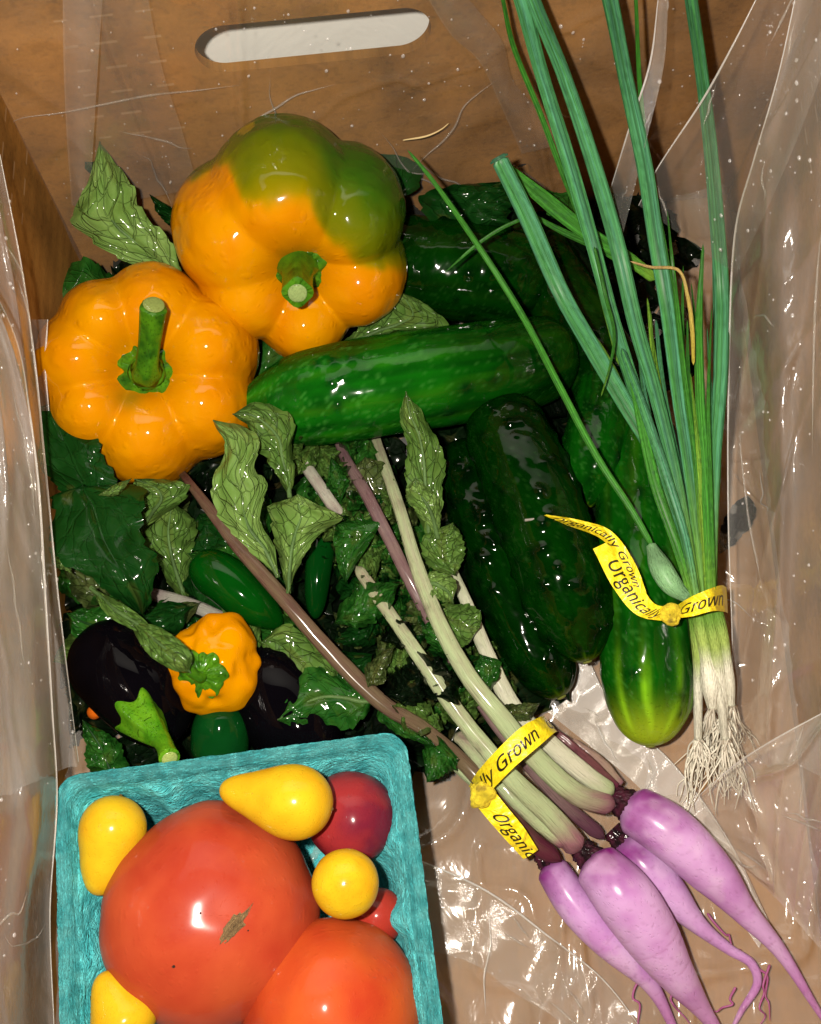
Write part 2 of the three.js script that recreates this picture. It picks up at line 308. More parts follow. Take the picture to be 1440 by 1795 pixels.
// floor
{
  const g = grid(220, 200, (u, v) => {
    const p = FL.clone().lerp(FR, v).lerp(BL.clone().lerp(BR, v), u); const da = p.x * 0.84 + p.z * 0.54, db = p.z * 0.84 - p.x * 0.54, dc = p.x * 0.4 - p.z * 0.92, dd = p.z * 0.4 + p.x * 0.92; p.y = 0.004 + 0.008 * crest(da * 9 + 0.5 * noise(p.x * 30, p.z * 30, 4), db * 30 + 1.2 * noise(p.x * 22, p.z * 22, 2), 11) + 0.007 * crest(dc * 8, dd * 26 + 1.2 * noise(p.x * 20 + 7, p.z * 20, 3), 15) + 0.003 * crest(p.x * 50, p.z * 50, 18) + 0.004 * fbm(p.x * 24, p.z * 24, 1, 3); p.y = Math.max(0.001, p.y); return p;
  });
  part(bag, 'bag_floor', g, M.filmFloor); seed = 88; creases(g, 201, 90, 0.0004, 0.06, 0.22);
}
// back, with long creases
{
  const o = BR.clone().sub(BL).normalize(), n = new V3(-o.z, 0, o.x); // towards the camera
  const g = grid(150, 200, (u, v) => {
    const p = BL.clone().lerp(BR, v * 1.02 - 0.01); p.y = 0.004 + u * 0.27;
    const x = v * 0.36, y = u * 0.27;
    const crease = Math.exp(-Math.pow((x - 0.055 - 0.03 * (0.27 - y)) / 0.0012, 2)) + 0.7 * Math.exp(-Math.pow((x - 0.1 - 0.12 * (y - 0.1)) / 0.0016, 2)) + 0.2 * Math.exp(-Math.pow((y - 0.095 - 0.35 * (x - 0.1) + 0.006 * noise(x * 60, 3)) / 0.0016, 2)) * ss(0.06, 0.1, x) + 0.7 * Math.exp(-Math.pow((x - 0.215 - 0.25 * (0.16 - y)) / 0.0014, 2));
    return p.addScaledVector(n, 0.008 + 0.004 * fbm(x * 16, y * 10, 4, 3) + 0.006 * crease + crinkle(p, 0.002, 1, 21));
  });
  part(bag, 'bag_back', g, M.film); seed = 91; creases(g, 201, 16, 0.0005, 0.1, 0.4, M.filmMilky);
  for (let k = 0; k < 620; k++) {
    const cluster = rnd() < 0.4, i = Math.floor(rnd() * g.attributes.position.count); let p = new V3().fromBufferAttribute(g.attributes.position, i); const q = new V3().fromBufferAttribute(g.attributes.normal, i);
    if (p.y < 0.07) continue;
    if (cluster && Math.abs(p.y - 0.095 - 0.35 * (p.clone().sub(BL).dot(o) - 0.1)) > 0.02) continue;
    if (q.dot(toCam(p)) < 0) q.negate(); beads.push([p, q]);
  }
}
backFold([[182, -30], [172, 120], [164, 250], [158, 360]], [[110, -30], [112, 120], [118, 250], [126, 360]], 0.016, M.filmHazy, 75);
backFold([[255, -30], [285, 120], [320, 230], [348, 330]], [[180, -30], [176, 120], [168, 250], [160, 360]], 0.014, M.filmClear, 76);
backFold([[735, -30], [790, 60], [838, 105], [880, 190], [915, 270]], [[790, -40], [840, 20], [880, 70], [905, 150], [1010, 240]], 0.016, M.filmClear, 77);
sheet([[0, 270, 0.17], [40, 480, 0.145], [62, 640, 0.12], [78, 800, 0.1], [104, 1060, 0.085], [138, 1335, 0.06]], [[-190, 240, 0.2], [-190, 480, 0.2], [-190, 640, 0.19], [-180, 800, 0.17], [-180, 1060, 0.15], [-160, 1450, 0.12]], M.filmHazy, { sd: 31, n: 90, bow: 0.004, pleat: 0.006 });
sheet([[-30, 470, 0.18], [30, 600, 0.165], [52, 720, 0.15], [68, 850, 0.135], [80, 1050, 0.12], [92, 1250, 0.1], [100, 1400, 0.09], [88, 1600, 0.08], [95, 1800, 0.07]], [[-200, 420, 0.22], [-200, 600, 0.22], [-200, 720, 0.21], [-200, 850, 0.2], [-200, 1050, 0.19], [-200, 1250, 0.18], [-200, 1400, 0.17], [-200, 1600, 0.16], [-200, 1800, 0.15]], M.filmMilky, { sd: 37, n: 80, amp: 0.006, bow: 0.008, pleat: 0.01 });
sheet([[84, 560, 0.1], [80, 640, 0.09], [86, 720, 0.08]], [[50, 560, 0.09], [56, 640, 0.08], [58, 720, 0.07]], M.filmHazy, { sd: 40, nu: 30, nv: 14 });
sheet([[1402, -40, 0.22], [1365, 130, 0.19], [1322, 280, 0.155], [1290, 400, 0.12], [1279, 600, 0.09], [1277, 900, 0.068], [1284, 1120, 0.045], [1286, 1310, 0.018]], [[1720, -40, 0.26], [1720, 130, 0.25], [1720, 280, 0.24], [1700, 400, 0.23], [1680, 600, 0.21], [1660, 900, 0.18], [1640, 1150, 0.14], [1600, 1370, 0.1]], M.filmHazy, { sd: 43, n: 190, amp: 0.0075, bow: 0.006, pleat: 0.011, nu: 170, nv: 90 });
sheet([[1345, -40, 0.2], [1290, 70, 0.18], [1235, 170, 0.155], [1150, 300, 0.12], [1120, 360, 0.1]], [[1480, -40, 0.22], [1450, 100, 0.2], [1400, 240, 0.18], [1330, 400, 0.14], [1290, 480, 0.11]], M.filmClear, { sd: 53, n: 40 });
sheet([[1155, -10, 0.18], [1140, 110, 0.16], [1105, 220, 0.14], [1068, 340, 0.1]], [[1172, -10, 0.18], [1165, 110, 0.16], [1135, 240, 0.14], [1090, 420, 0.1]], M.filmHazy, { sd: 57, n: 10, nu: 50, nv: 12 });
sheet([[1225, 1395, 0.025], [1290, 1340, 0.05], [1360, 1295, 0.08], [1470, 1235, 0.11]], [[1240, 1470, 0.012], [1350, 1560, 0.03], [1420, 1640, 0.05], [1520, 1760, 0.08]], M.filmFloor, { sd: 61, n: 40, amp: 0.006, pleat: 0.008, nu: 120, nv: 90 });
sheet([[1020, 1130, 0.012], [1075, 1240, 0.013], [1180, 1340, 0.012], [1275, 1470, 0.012], [1350, 1620, 0.01]], [[900, 1200, 0.006], [1000, 1280, 0.006], [1130, 1390, 0.006], [1240, 1530, 0.006], [1330, 1660, 0.006]], M.filmWhite, { sd: 67, amp: 0.0035, n: 20 });
sheet([[640, 1470, 0.006], [850, 1560, 0.012], [960, 1640, 0.009], [1060, 1720, 0.009], [1150, 1840, 0.008]], [[640, 1640, 0.005], [830, 1690, 0.008], [900, 1740, 0.006], [980, 1790, 0.006], [1040, 1850, 0.006]], M.filmHazy, { sd: 71, amp: 0.006, n: 10 });

// ---------------------------------------------------------------- moulded pulp basket
const TL = P(95, 1362, 0.085), TR = P(710, 1280, 0.085), BW = TL.distanceTo(TR), bx = TR.clone().sub(TL).normalize(), bz = new V3(-bx.z, 0, bx.x);
const basketC = TL.clone().lerp(TR, 0.5).addScaledVector(bz, BW / 2).setY(0.006);
const basket = thing('berry_basket', basketC, 'teal moulded pulp basket full of red and yellow tomatoes', 'basket');
{
  const rsq = (t, half, rc) => {                               // rounded square, t round the edge
    const k = (t % 1) * 4, side = Math.floor(k), f = k - side, s = half - rc; let x, y, nx, ny; const m = 0.92;
    if (f < m) { x = lerp(-s, s, f / m); y = half; nx = 0; ny = 1; } else { const a = (f - m) / (1 - m) * Math.PI / 2; x = s + rc * Math.sin(a); y = s + rc * Math.cos(a); nx = Math.sin(a); ny = Math.cos(a); }
    for (let i = 0; i < side; i++) { [x, y] = [y, -x]; [nx, ny] = [ny, -nx]; }
    return [x, y, nx, ny, f / m];
  };
  const R = BW / 2, H = 0.079;
  const prof = [[R - 0.016, 0], [R - 0.012, 0.02], [R - 0.006, 0.055], [R - 0.0012, H - 0.004], [R, H - 0.0012], [R - 0.0012, H], [R - 0.0045, H - 0.0004], [R - 0.0058, H - 0.003], [R - 0.0085, H - 0.012], [R - 0.013, 0.045], [R - 0.018, 0.018], [R - 0.024, 0.004], [R * 0.45, 0.003], [0.001, 0.003]];
  const xs = prof.map((p) => p[0]), ys = prof.map((p) => p[1]);
  const shape = (u0, u1, nu) => grid(nu, 480, (uu, v) => {
    const u = lerp(u0, u1, uu), half = interp(xs, u), y = interp(ys, u), [x, z, nx, nz, f] = rsq(v, half, 0.0095 * Math.min(1, half / R * 1.0));
    const inside = ss(0.5, 0.62, u) * (1 - ss(0.82, 0.9, u));
    let push = 0;
    if (f <= 1) for (const c of [0.22, 0.5, 0.78]) push += 0.009 * Math.exp(-Math.pow((f - c) / 0.055, 2)) * ss(0.53, 0.75, u) * (1 - ss(0.86, 0.93, u));
    push += inside * 0.0013 * fbm(v * 60, u * 30, 3, 3) + 0.0007 * fbm(v * 170, u * 90, 5, 3);
    return basketC.clone().addScaledVector(bx, x - nx * push).addScaledVector(bz, -(z - nz * push)).add(new V3(0, y + 0.0008 * fbm(v * 120, u * 10, 9, 3), 0));
  }, { wrapV: true, color: (uu, v, p) => { const n = fbm(p.x * 260, p.y * 260, p.z * 260, 3), k = 1 + 0.35 * n; return mix3([0.06 * k, 0.46 * k, 0.5 * k], [0.14, 0.6, 0.62], clamp(0.35 + n)); } });
  part(basket, 'wall', shape(0, 0.37, 50), M.pulp);
  part(basket, 'rim', shape(0.37, 0.56, 40), M.pulp);
  part(basket, 'lining', shape(0.56, 1, 110), M.pulp);
}

// ---------------------------------------------------------------- tomatoes
function frameAt(c, ax) { const a = ax.clone().normalize(), e1 = RGT.clone().addScaledVector(a, -RGT.dot(a)).normalize(), e2 = new V3().crossVectors(a, e1); return { a, e1, e2 }; }
const lean = (p, dx, dy) => toCam(p).addScaledVector(RGT, dx).addScaledVector(UPV, dy).normalize();
function round(c, R, ax, { squash = 0.85, lump = 0.03, sd = 1, nu = 70, nv = 96, ribs = 0, ribAmp = 0, oval = 1, color }) {
  const { a, e1, e2 } = frameAt(c, ax);
  return grid(nu, nv, (u, v) => {
    const t = Math.PI * u, th = v * Math.PI * 2, st = Math.sin(t), ct = Math.cos(t), d = new V3().addScaledVector(e1, Math.cos(th) * st).addScaledVector(e2, Math.sin(th) * st * oval).addScaledVector(a, ct * squash);
    const k = 1 + lump * fbm(d.x * 1.6 + sd, d.y * 1.6, d.z * 1.6, 2) * 2 + ribAmp * (Math.abs(Math.cos(th * ribs / 2 + sd)) - 0.6) * st * st * st * (ribs ? 1 : 0) - (ribs ? 0.03 : 0.0) * Math.exp(-Math.pow(t / 0.3, 2));
    return c.clone().addScaledVector(d, R * k);
  }, { wrapV: true, color: (u, v, p) => color(u, v, p, Math.cos(Math.PI * u)) });
}
const tomCol = (base, deep, gold, sd) => (u, v, p) => { const n = fbm(p.x * 60 + sd, p.y * 60, p.z * 60, 4), f = h3(Math.round(p.x * 4e3), Math.round(p.y * 4e3), Math.round(p.z * 4e3)); return mix3(mix3(base, deep, clamp(0.5 + n * 1.2)), gold, clamp(0.18 + 0.9 * fbm(p.x * 30, p.z * 30 + sd, p.y * 30, 3)) * 0.5 + 0.04 * f); };
{
  const c = P(372, 1605, 0.066), R = 190 * S(c), ax = lean(c, 0.04, 0.0);
  const t = thing('beefsteak_tomato', c.clone().setY(c.y - R * 0.85), 'large orange-red tomato with a brown star-shaped scar, biggest in the teal basket', 'tomato');
  const g = round(c, R, ax, { squash: 0.84, lump: 0.028, sd: 3, nu: 110, nv: 150, ribs: 7, ribAmp: 0.02, oval: 1.0, color: tomCol([0.39, 0.056, 0.02], [0.31, 0.03, 0.013], [0.43, 0.11, 0.028], 1) });
  part(t, 'fruit', g, M.tomato);
  // scar: a crust that follows the skin
  const { a, e1, e2 } = frameAt(c, ax), sx = 0.04, sy = 0.0;
  const surf = (x, y) => { const q = Math.hypot(x, y) * 0.98, st = Math.min(1, q / 0.92); return c.clone().addScaledVector(e1, x * R).addScaledVector(e2, y * R).addScaledVector(a, 0.84 * R * Math.sqrt(Math.max(0, 1 - st * st * 0.9)) - 0.05 * 0.84 * R * Math.exp(-Math.pow(st / 0.25, 2))); };
  const pos = g.attributes.position;
  const skinAt = (x, y) => { // nearest grid direction
    const st = Math.hypot(x, y); let best = null, bd = 9; for (let i = 0; i < 40 * 151; i++) { const q = new V3().fromBufferAttribute(pos, i).sub(c); const d = Math.hypot(q.dot(e1) / R - x, q.dot(e2) / R - y); if (d < bd) { bd = d; best = q; } } return best.dot(a);
  };
  const scarG = grid(26, 26, (u, v) => {
    const th = v * Math.PI * 2, rad = u * (1 + 0.28 * noise(Math.cos(th) * 3 + 5, Math.sin(th) * 3, 4) + 0.22 * Math.max(0, Math.cos(th * 5)) ** 3);
    const lx = 0.24 * rad * Math.cos(th), ly = 0.085 * rad * Math.sin(th), ca = Math.cos(0.9), sa = Math.sin(0.9), x = sx + 0.12 + lx * ca - ly * sa, y = sy - 0.09 + lx * sa + ly * ca;
    const z = skinAt(x, y);
    return c.clone().addScaledVector(e1, x * R).addScaledVector(e2, y * R).addScaledVector(a, z + 0.0005 * (1 - u * u * 2.2) + 0.0005 * noise(x * 90, y * 90, 2) * (1 - u));
  }, { wrapV: true, color: (u, v) => mix3(mix3([0.16, 0.09, 0.035], [0.33, 0.22, 0.09], h3(Math.round(u * 26), Math.round(v * 26), 3)), [0.42, 0.2, 0.06], ss(0.75, 1, u)) });
  part(t, 'blossom_scar', scarG, M.scar);
  for (const [x, y, r] of [[-0.32, -0.4, 0.022], [-0.13, 0.02, 0.017], [0.28, -0.12, 0.014]]) {
    const z = skinAt(x, y); part(t, 'blemish', grid(8, 12, (u, v) => c.clone().addScaledVector(e1, (x + u * r * (1 + 0.4 * noise(v * 9, 3)) * Math.cos(v * 6.283)) * R).addScaledVector(e2, (y + u * r * Math.sin(v * 6.283)) * R).addScaledVector(a, z + 0.0004 - 0.0012 * u * u), { wrapV: true, color: (u) => mix3([0.03, 0.012, 0.008], [0.4, 0.1, 0.03], u * u) }), M.scar);
  }
}
{
  const c = P(585, 1772, 0.066), R = 156 * S(c), ax = lean(c, 0.2, -0.2), t = thing('beefsteak_tomato', c.clone().setY(c.y - R * 0.9), 'smooth orange-red tomato at the bottom edge of the photo, in the teal basket', 'tomato');
  part(t, 'fruit', round(c, R, ax, { squash: 0.93, lump: 0.03, sd: 8, nu: 90, nv: 120, color: tomCol([0.43, 0.06, 0.013], [0.36, 0.028, 0.011], [0.47, 0.13, 0.02], 4) }), M.tomato);
}
{
  const c = P(617, 1432, 0.064), R = 78 * S(c), t = thing('plum_tomato', c.clone().setY(c.y - R), 'dark pinkish-purple tomato in the back right corner of the teal basket', 'tomato');
  part(t, 'fruit', round(c, R, lean(c, 0.3, -0.5), { squash: 1.08, lump: 0.02, sd: 12, color: (u, v, p) => { const n = fbm(p.x * 90, p.y * 90, p.z * 90, 3), k = clamp(0.45 + n + 22 * (p.x - c.x)); return mix3([0.26, 0.022, 0.024], [0.13, 0.01, 0.025], k); } }), M.yellowTomato);  // right side darkened in the colour, as shade away from the flash
}
{
  const c = P(662, 1606, 0.058), R = 48 * S(c), t = thing('cherry_tomato', c.clone().setY(c.y - R), 'small dark red tomato almost hidden under the round yellow one', 'tomato');
  part(t, 'fruit', round(c, R, lean(c, 0.2, 0), { squash: 1, lump: 0.01, sd: 14, nu: 40, nv: 48, color: () => [0.3, 0.025, 0.015] }), M.tomato);
}
const yel = (u, v, p) => { const n = fbm(p.x * 130, p.y * 130, p.z * 130, 3); return mix3([0.56, 0.38, 0.012], [0.56, 0.3, 0.008], clamp(0.45 + n)); };
{
  const c = P(606, 1549, 0.095), R = 59 * S(c), t = thing('yellow_cherry_tomato', c.clone().setY(c.y - R), 'round yellow cherry tomato resting between the two big red tomatoes', 'tomato');
  part(t, 'fruit', round(c, R, toCam(c), { squash: 0.97, lump: 0.012, sd: 16, color: yel }), M.yellowTomato);
  const q = c.clone().addScaledVector(toCam(c), R * 0.93);
  part(t, 'blossom_scar', round(q, 0.0006, toCam(c), { nu: 8, nv: 10, color: () => [0.2, 0.1, 0.02] }), M.scar);
}
function pear(a, b, rBig, rNeck, label) {                       // a: neck end, b: round end
  const pa = P(...a), pb = P(...b), s = S(pb), R = rBig * s, r = rNeck * s, t = thing('yellow_pear_tomato', pb.clone().setY(pb.y - R), label, 'tomato');
  const L = pa.distanceTo(pb), prof = [0, r * 1.0, r * 1.06, r * 1.2, lerp(r, R, 0.45), lerp(r, R, 0.74), lerp(r, R, 0.93), R, R, R * 0.99, 0];
  part(t, 'fruit', spine({ pts: [pa, pa.clone().lerp(pb, 0.5), pb], rad: (u) => { const x = interp(prof.slice(1, -1), u); return x * Math.pow(Math.max(0, 1 - Math.pow(Math.abs(2 * u - 1), u < 0.5 ? 3.6 : 3.0)), 0.5); }, nu: 80, nv: 64, color: yel }), M.yellowTomato);
  const d = pb.clone().sub(pa).normalize();
  part(t, 'blossom_scar', round(pb.clone().addScaledVector(d, 0.0001), 0.0007, d, { nu: 8, nv: 10, color: () => [0.25, 0.14, 0.02] }), M.scar);
}
pear([170, 1570, 0.075], [212, 1395, 0.078], 60, 34, 'yellow pear tomato standing in the left corner of the teal basket, neck down');
pear([386, 1382, 0.092], [582, 1418, 0.098], 68, 33, 'yellow pear tomato lying against the back wall of the teal basket');
pear([178, 1705, 0.082], [240, 1830, 0.078], 62, 32, 'yellow pear tomato cut off by the bottom edge of the photo');

// ---------------------------------------------------------------- bell peppers
function bellPepper(name, c, R, ax, lobes, colr, label, { core = 0.92, soft = 26, dip = 0.3, tall = 0.84 } = {}) {   // lobes: [degrees, reach, girth, lift]
  const { a, e1, e2 } = frameAt(c, ax), t = thing(name, c.clone().setY(c.y - R * 0.9), label, 'bell pepper');
  const L = lobes.map(([deg, reach, girth, lift = 0]) => { const k = deg * Math.PI / 180; return { x: Math.cos(k) * (reach - girth), y: Math.sin(k) * (reach - girth), z: lift, r: girth, h: tall * (0.94 + girth * 0.12) }; });
  L.push({ x: 0, y: 0, z: -0.04, r: core, h: tall * 0.8 });
  const reach = (dx, dy, dz) => {
    let sum = 0;
    for (const l of L) {
      const ux = dx / l.r, uy = dy / l.r, uz = dz / l.h, px = l.x / l.r, py = l.y / l.r, pz = l.z / l.h, A = ux * ux + uy * uy + uz * uz, B = ux * px + uy * py + uz * pz, D = B * B - A * (px * px + py * py + pz * pz - 1);
      if (D > 0) sum += Math.exp(soft * (B + Math.sqrt(D)) / A) * D / (D + 0.12 * A);
    }
    return Math.log(sum + 1e-9) / soft;
  };
  const f = (u, v) => {
    const ph = Math.PI * Math.pow(u, 0.9), th = v * Math.PI * 2, st = Math.sin(ph), dx = Math.cos(th) * st, dy = Math.sin(th) * st, dz = Math.cos(ph);
    let k = reach(dx, dy, dz);
    k *= 1 - dip * Math.exp(-Math.pow(ph / 0.33, 2)) - 0.12 * Math.exp(-Math.pow((Math.PI - ph) / 0.3, 2));
    k *= 1 + 0.035 * fbm(dx * 2.1 + R * 99, dy * 2.1, dz * 2.1, 3) + 0.004 * noise(dx * 14, dy * 14, dz * 14);
    return c.clone().addScaledVector(e1, dx * k * R).addScaledVector(e2, dy * k * R).addScaledVector(a, dz * k * R);
  };
  part(t, 'fruit', grid(150, 260, f, { wrapV: true, color: (u, v, p) => colr(u, v * 360, p, new V3().copy(p).sub(c).dot(RGT) / R, new V3().copy(p).sub(c).dot(UPV) / R) }), M.pepper);
  return { t, a, e1, e2, c, R };
}
const orangeCol = (p) => { const n = fbm(p.x * 50, p.y * 50, p.z * 50, 4); return mix3([0.55, 0.225, 0.0], [0.51, 0.175, 0.0], clamp(0.5 + 1.2 * n)); };
const greenStem = (u, v, p) => { const n = fbm(p.x * 260, p.y * 260, p.z * 260, 3); return mix3([0.06, 0.19, 0.006], [0.015, 0.075, 0.004], clamp(0.45 + 1.2 * n)); };
function calyx(o, at, R, n, drop, frame, ragged = 0.12) {       // a ragged green disc at the foot of the stem
  const { a, e1, e2 } = frame;
  return part(o, 'calyx', grid(26, 120, (u, v) => {
    const th = v * Math.PI * 2, w = u < 0.6 ? u / 0.6 : 1, down = u < 0.6 ? 0 : (u - 0.6) / 0.4, r = R * w * (1 + ragged * Math.cos(th * n) * w + 0.1 * noise(Math.cos(th) * 4, Math.sin(th) * 4, 2)) * (1 - 0.15 * down);
    return at.clone().addScaledVector(e1, Math.cos(th) * r).addScaledVector(e2, Math.sin(th) * r).addScaledVector(a, R * (0.22 - 0.3 * w * w + 0.1 * w * noise(th * 6, u * 4, 3)) - down * drop);
  }, { wrapV: true, color: greenStem }), M.stem);
}
{
  const c = P(263, 655, 0.052), R = 192 * S(c), ax = lean(c, -0.04, 0.03);
  const o = bellPepper('bell_pepper', c, R, ax, [[24, 1.05, 0.52], [84, 1.0, 0.49], [130, 0.98, 0.43], [171, 1.03, 0.46], [214, 1.0, 0.44], [268, 1.04, 0.53], [328, 1.05, 0.51]], (u, th, p, x, y) => mix3(orangeCol(p), [0.16, 0.13, 0.004], 0.7 * Math.exp(-Math.pow((x + 0.02) / 0.11, 2) - Math.pow((y + 0.3) / 0.1, 2))), 'all-orange bell pepper with long green stem, against the left side of the box', { core: 0.885, soft: 36, dip: 0.34 });
  const top = c.clone().addScaledVector(o.a, R * 0.58);
  calyx(o.t, top, R * 0.25, 7, 0.004, o);
  const tip = P(270, 534, 0.118);
  part(o.t, 'stem', closedTube([top.clone().addScaledVector(o.a, 0.001), top.clone().addScaledVector(o.a, 0.009), top.clone().lerp(tip, 0.55).addScaledVector(o.a, 0.004), tip], [0.0085, 0.0052, 0.0046, 0.005, 0.0056], { nv: 20, color: greenStem, disp: (t, v) => 0.0004 * Math.cos(v * 31) }), M.stem);
  part(o.t, 'cut_end', round(tip.clone().addScaledVector(o.a, 0.0002), 0.0046, tip.clone().sub(top), { squash: 0.15, nu: 12, nv: 20, color: () => [0.2, 0.26, 0.07] }), M.stem);
}
{
  const c = P(517, 428, 0.072), R = 196 * S(c), ax = lean(c, 0.05, -0.37);
  const o = bellPepper('bell_pepper', c, R, ax, [[36, 1.1, 0.53, 0.04], [98, 1.14, 0.62, 0.12], [160, 1.09, 0.6, 0.02], [214, 1.0, 0.5, 0], [274, 1.0, 0.47, 0], [338, 1.05, 0.51, 0]], (u, th, p, x, y) => {
    const n = 0.2 * fbm(p.x * 60, p.y * 45, p.z * 45, 3), b = 0.46 - 0.36 * ss(-0.5, -0.25, x) - 0.36 * ss(0.2, 0.42, x), w = 0.2 + 0.22 * Math.exp(-Math.pow(x / 0.3, 2));
    const g = ss(b - 0.3 * w, b + w, y + 0.06 + n), deepG = ss(0.25, 1.0, y - b + n + 0.45 * Math.abs(x - 0.05));
    let k = mix3(orangeCol(p), [0.24, 0.175, 0.0], ss(0, 0.5, g)); k = mix3(k, mix3([0.12, 0.13, 0.001], [0.022, 0.085, 0.003], deepG), ss(0.25, 1, g));
    if (Math.hypot(x + 0.33, (y - 0.78) * 0.8) < 0.07 + n * 0.2) k = mix3(k, [0.36, 0.24, 0.01], 0.7);
    return k;
  }, 'green and orange bell pepper with short stub stem, uppermost by the back wall', { core: 0.83, soft: 36, dip: 0.34 });
  const top = c.clone().addScaledVector(o.a, R * 0.57), tip = P(522, 514, 0.11);
  calyx(o.t, top, R * 0.33, 9, 0.007, o);
  part(o.t, 'stem', closedTube([top.clone(), top.clone().lerp(tip, 0.5), tip], [0.0095, 0.0068, 0.0062, 0.0064], { nv: 24, color: greenStem, disp: (t, v) => 0.0006 * Math.cos(v * 25) }), M.stem);
  part(o.t, 'cut_end', round(tip.clone(), 0.0042, tip.clone().sub(top), { squash: 0.2, nu: 12, nv: 20, color: () => [0.24, 0.34, 0.12] }), M.stem);
}
{ // wrinkled little orange pepper
  const c = P(376, 1166, 0.055), R = 82 * S(c), ax = lean(c, -0.3, -0.25), t = thing('habanero_pepper', c.clone().setY(c.y - R * 0.8), 'small lumpy orange hot pepper with a green star-shaped cap, behind the basket', 'hot pepper');
  part(t, 'fruit', round(c, R, ax, { squash: 0.82, oval: 1.12, lump: 0.16, sd: 23, ribs: 4, ribAmp: 0.07, nu: 80, nv: 120, color: (u, v, p) => orangeCol(p) }), M.gloss);
  const f = frameAt(c, ax), q = c.clone().addScaledVector(f.a, R * 0.8);
  calyx(t, q, R * 0.5, 6, 0.004, f, 0.13);
  part(t, 'stem', closedTube([q, q.clone().addScaledVector(f.a, 0.004), q.clone().addScaledVector(f.a, 0.008).addScaledVector(UPV, 0.004).addScaledVector(RGT, -0.003)], [0.0028, 0.0022, 0.0022], { color: greenStem, nv: 14 }), M.stem);
}
{ // sliver of a red-orange pepper
  const c = P(166, 1248, 0.038), t = thing('hot_pepper', c.clone().setY(c.y - 0.004), 'tiny tip of an orange pepper showing low beside the black eggplant', 'hot pepper');
  part(t, 'fruit', round(c, 13 * S(c), toCam(c), { squash: 1.3, nu: 24, nv: 24, color: () => [0.5, 0.1, 0.006] }), M.gloss);
}
function gloss(name, pts, r, prof, col, label, cat, fl = 1) {
  const q = path(pts), s = S(q[0]), t = thing(name, q[0].clone().setY(Math.max(0.003, q[0].y - r * s)), label, cat);
  part(t, 'fruit', spine({ pts: q, rad: (u) => r * s * interp(prof, u) * Math.pow(Math.max(0, 1 - Math.pow(Math.abs(2 * u - 1), 5)), 0.5), nu: 60, nv: 48, flat: fl, color: (u, v, p) => { const n = fbm(p.x * 80, p.y * 80, p.z * 80, 3); return col.map((x) => x * (1 + 0.5 * n)); }, disp: (u, v) => r * s * 0.03 * noise(u * 5, Math.cos(v * 6.28) * 1.5, Math.sin(v * 6.28) * 1.5 + r) }), name === 'eggplant' ? M.blackGloss : M.gloss);
  return { t, s, q };
}
gloss('jalapeno_pepper', [[338, 985, 0.05], [385, 1010, 0.052], [440, 1055, 0.05], [494, 1098, 0.045]], 41, [0.95, 1.02, 1, 0.85, 0.55], [0.001, 0.038, 0.002], 'small smooth dark green pepper lying above the lumpy orange pepper', 'hot pepper');
gloss('jalapeno_pepper', [[388, 1235, 0.045], [386, 1285, 0.042], [384, 1335, 0.036]], 50, [0.85, 1, 1], [0.002, 0.04, 0.006], 'dark green pepper end peeking out between lumpy orange pepper and basket', 'hot pepper');
gloss('serrano_pepper', [[572, 900, 0.04], [560, 980, 0.04], [552, 1085, 0.035]], 24, [0.8, 1, 0.9, 0.7], [0.001, 0.03, 0.003], 'slim dark green pepper upright among the radish leaves', 'hot pepper');
{
  const o = gloss('eggplant', [[148, 1118, 0.045], [212, 1178, 0.048], [265, 1235, 0.048], [308, 1300, 0.045]], 74, [0.9, 1.05, 1, 0.72], [0.0015, 0.0012, 0.002], 'glossy black eggplant with green cap, in the left corner behind the basket', 'eggplant');
  const a = P(252, 1262, 0.066), b = P(285, 1300, 0.076), cc = P(298, 1330, 0.084), f = frameAt(a, b.clone().sub(a));
  const lg = (u, v, p) => mix3([0.04, 0.17, 0.004], [0.11, 0.29, 0.01], clamp(0.5 + fbm(p.x * 200, p.y * 200, p.z * 200, 3)));
  part(o.t, 'cap', grid(34, 120, (u, v) => { const th = v * 6.2832, pt = Math.pow(0.5 + 0.5 * Math.cos(th * 5 + 0.6), 1.5), w = u < 0.12 ? u / 0.12 : 1, q = u < 0.12 ? 0 : (u - 0.12) / 0.88, r = 0.0034 * w + (0.0048 + 0.0026 * pt) * Math.pow(q, 1.15); return a.clone().lerp(b, 1 - 0.85 * q - 0.5 * q * q * (0.7 + 0.5 * pt)).addScaledVector(f.e1, Math.cos(th) * r).addScaledVector(f.e2, Math.sin(th) * r); }, { wrapV: true, color: lg }), M.stem);
  part(o.t, 'stem', closedTube([a.clone().lerp(b, 0.4), b, cc], [0.0062, 0.0042, 0.0036, 0.0042], { nv: 20, color: lg }), M.stem);
  part(o.t, 'cut_end', round(cc, 0.0032, cc.clone().sub(b), { squash: 0.25, nu: 10, nv: 16, color: () => [0.3, 0.4, 0.12] }), M.stem);
}
gloss('eggplant', [[440, 1140, 0.035], [480, 1210, 0.036], [530, 1280, 0.036], [580, 1330, 0.032]], 80, [0.8, 1, 1, 0.8], [0.0015, 0.0012, 0.002], 'glossy black eggplant half hidden right of the lumpy orange pepper', 'eggplant');

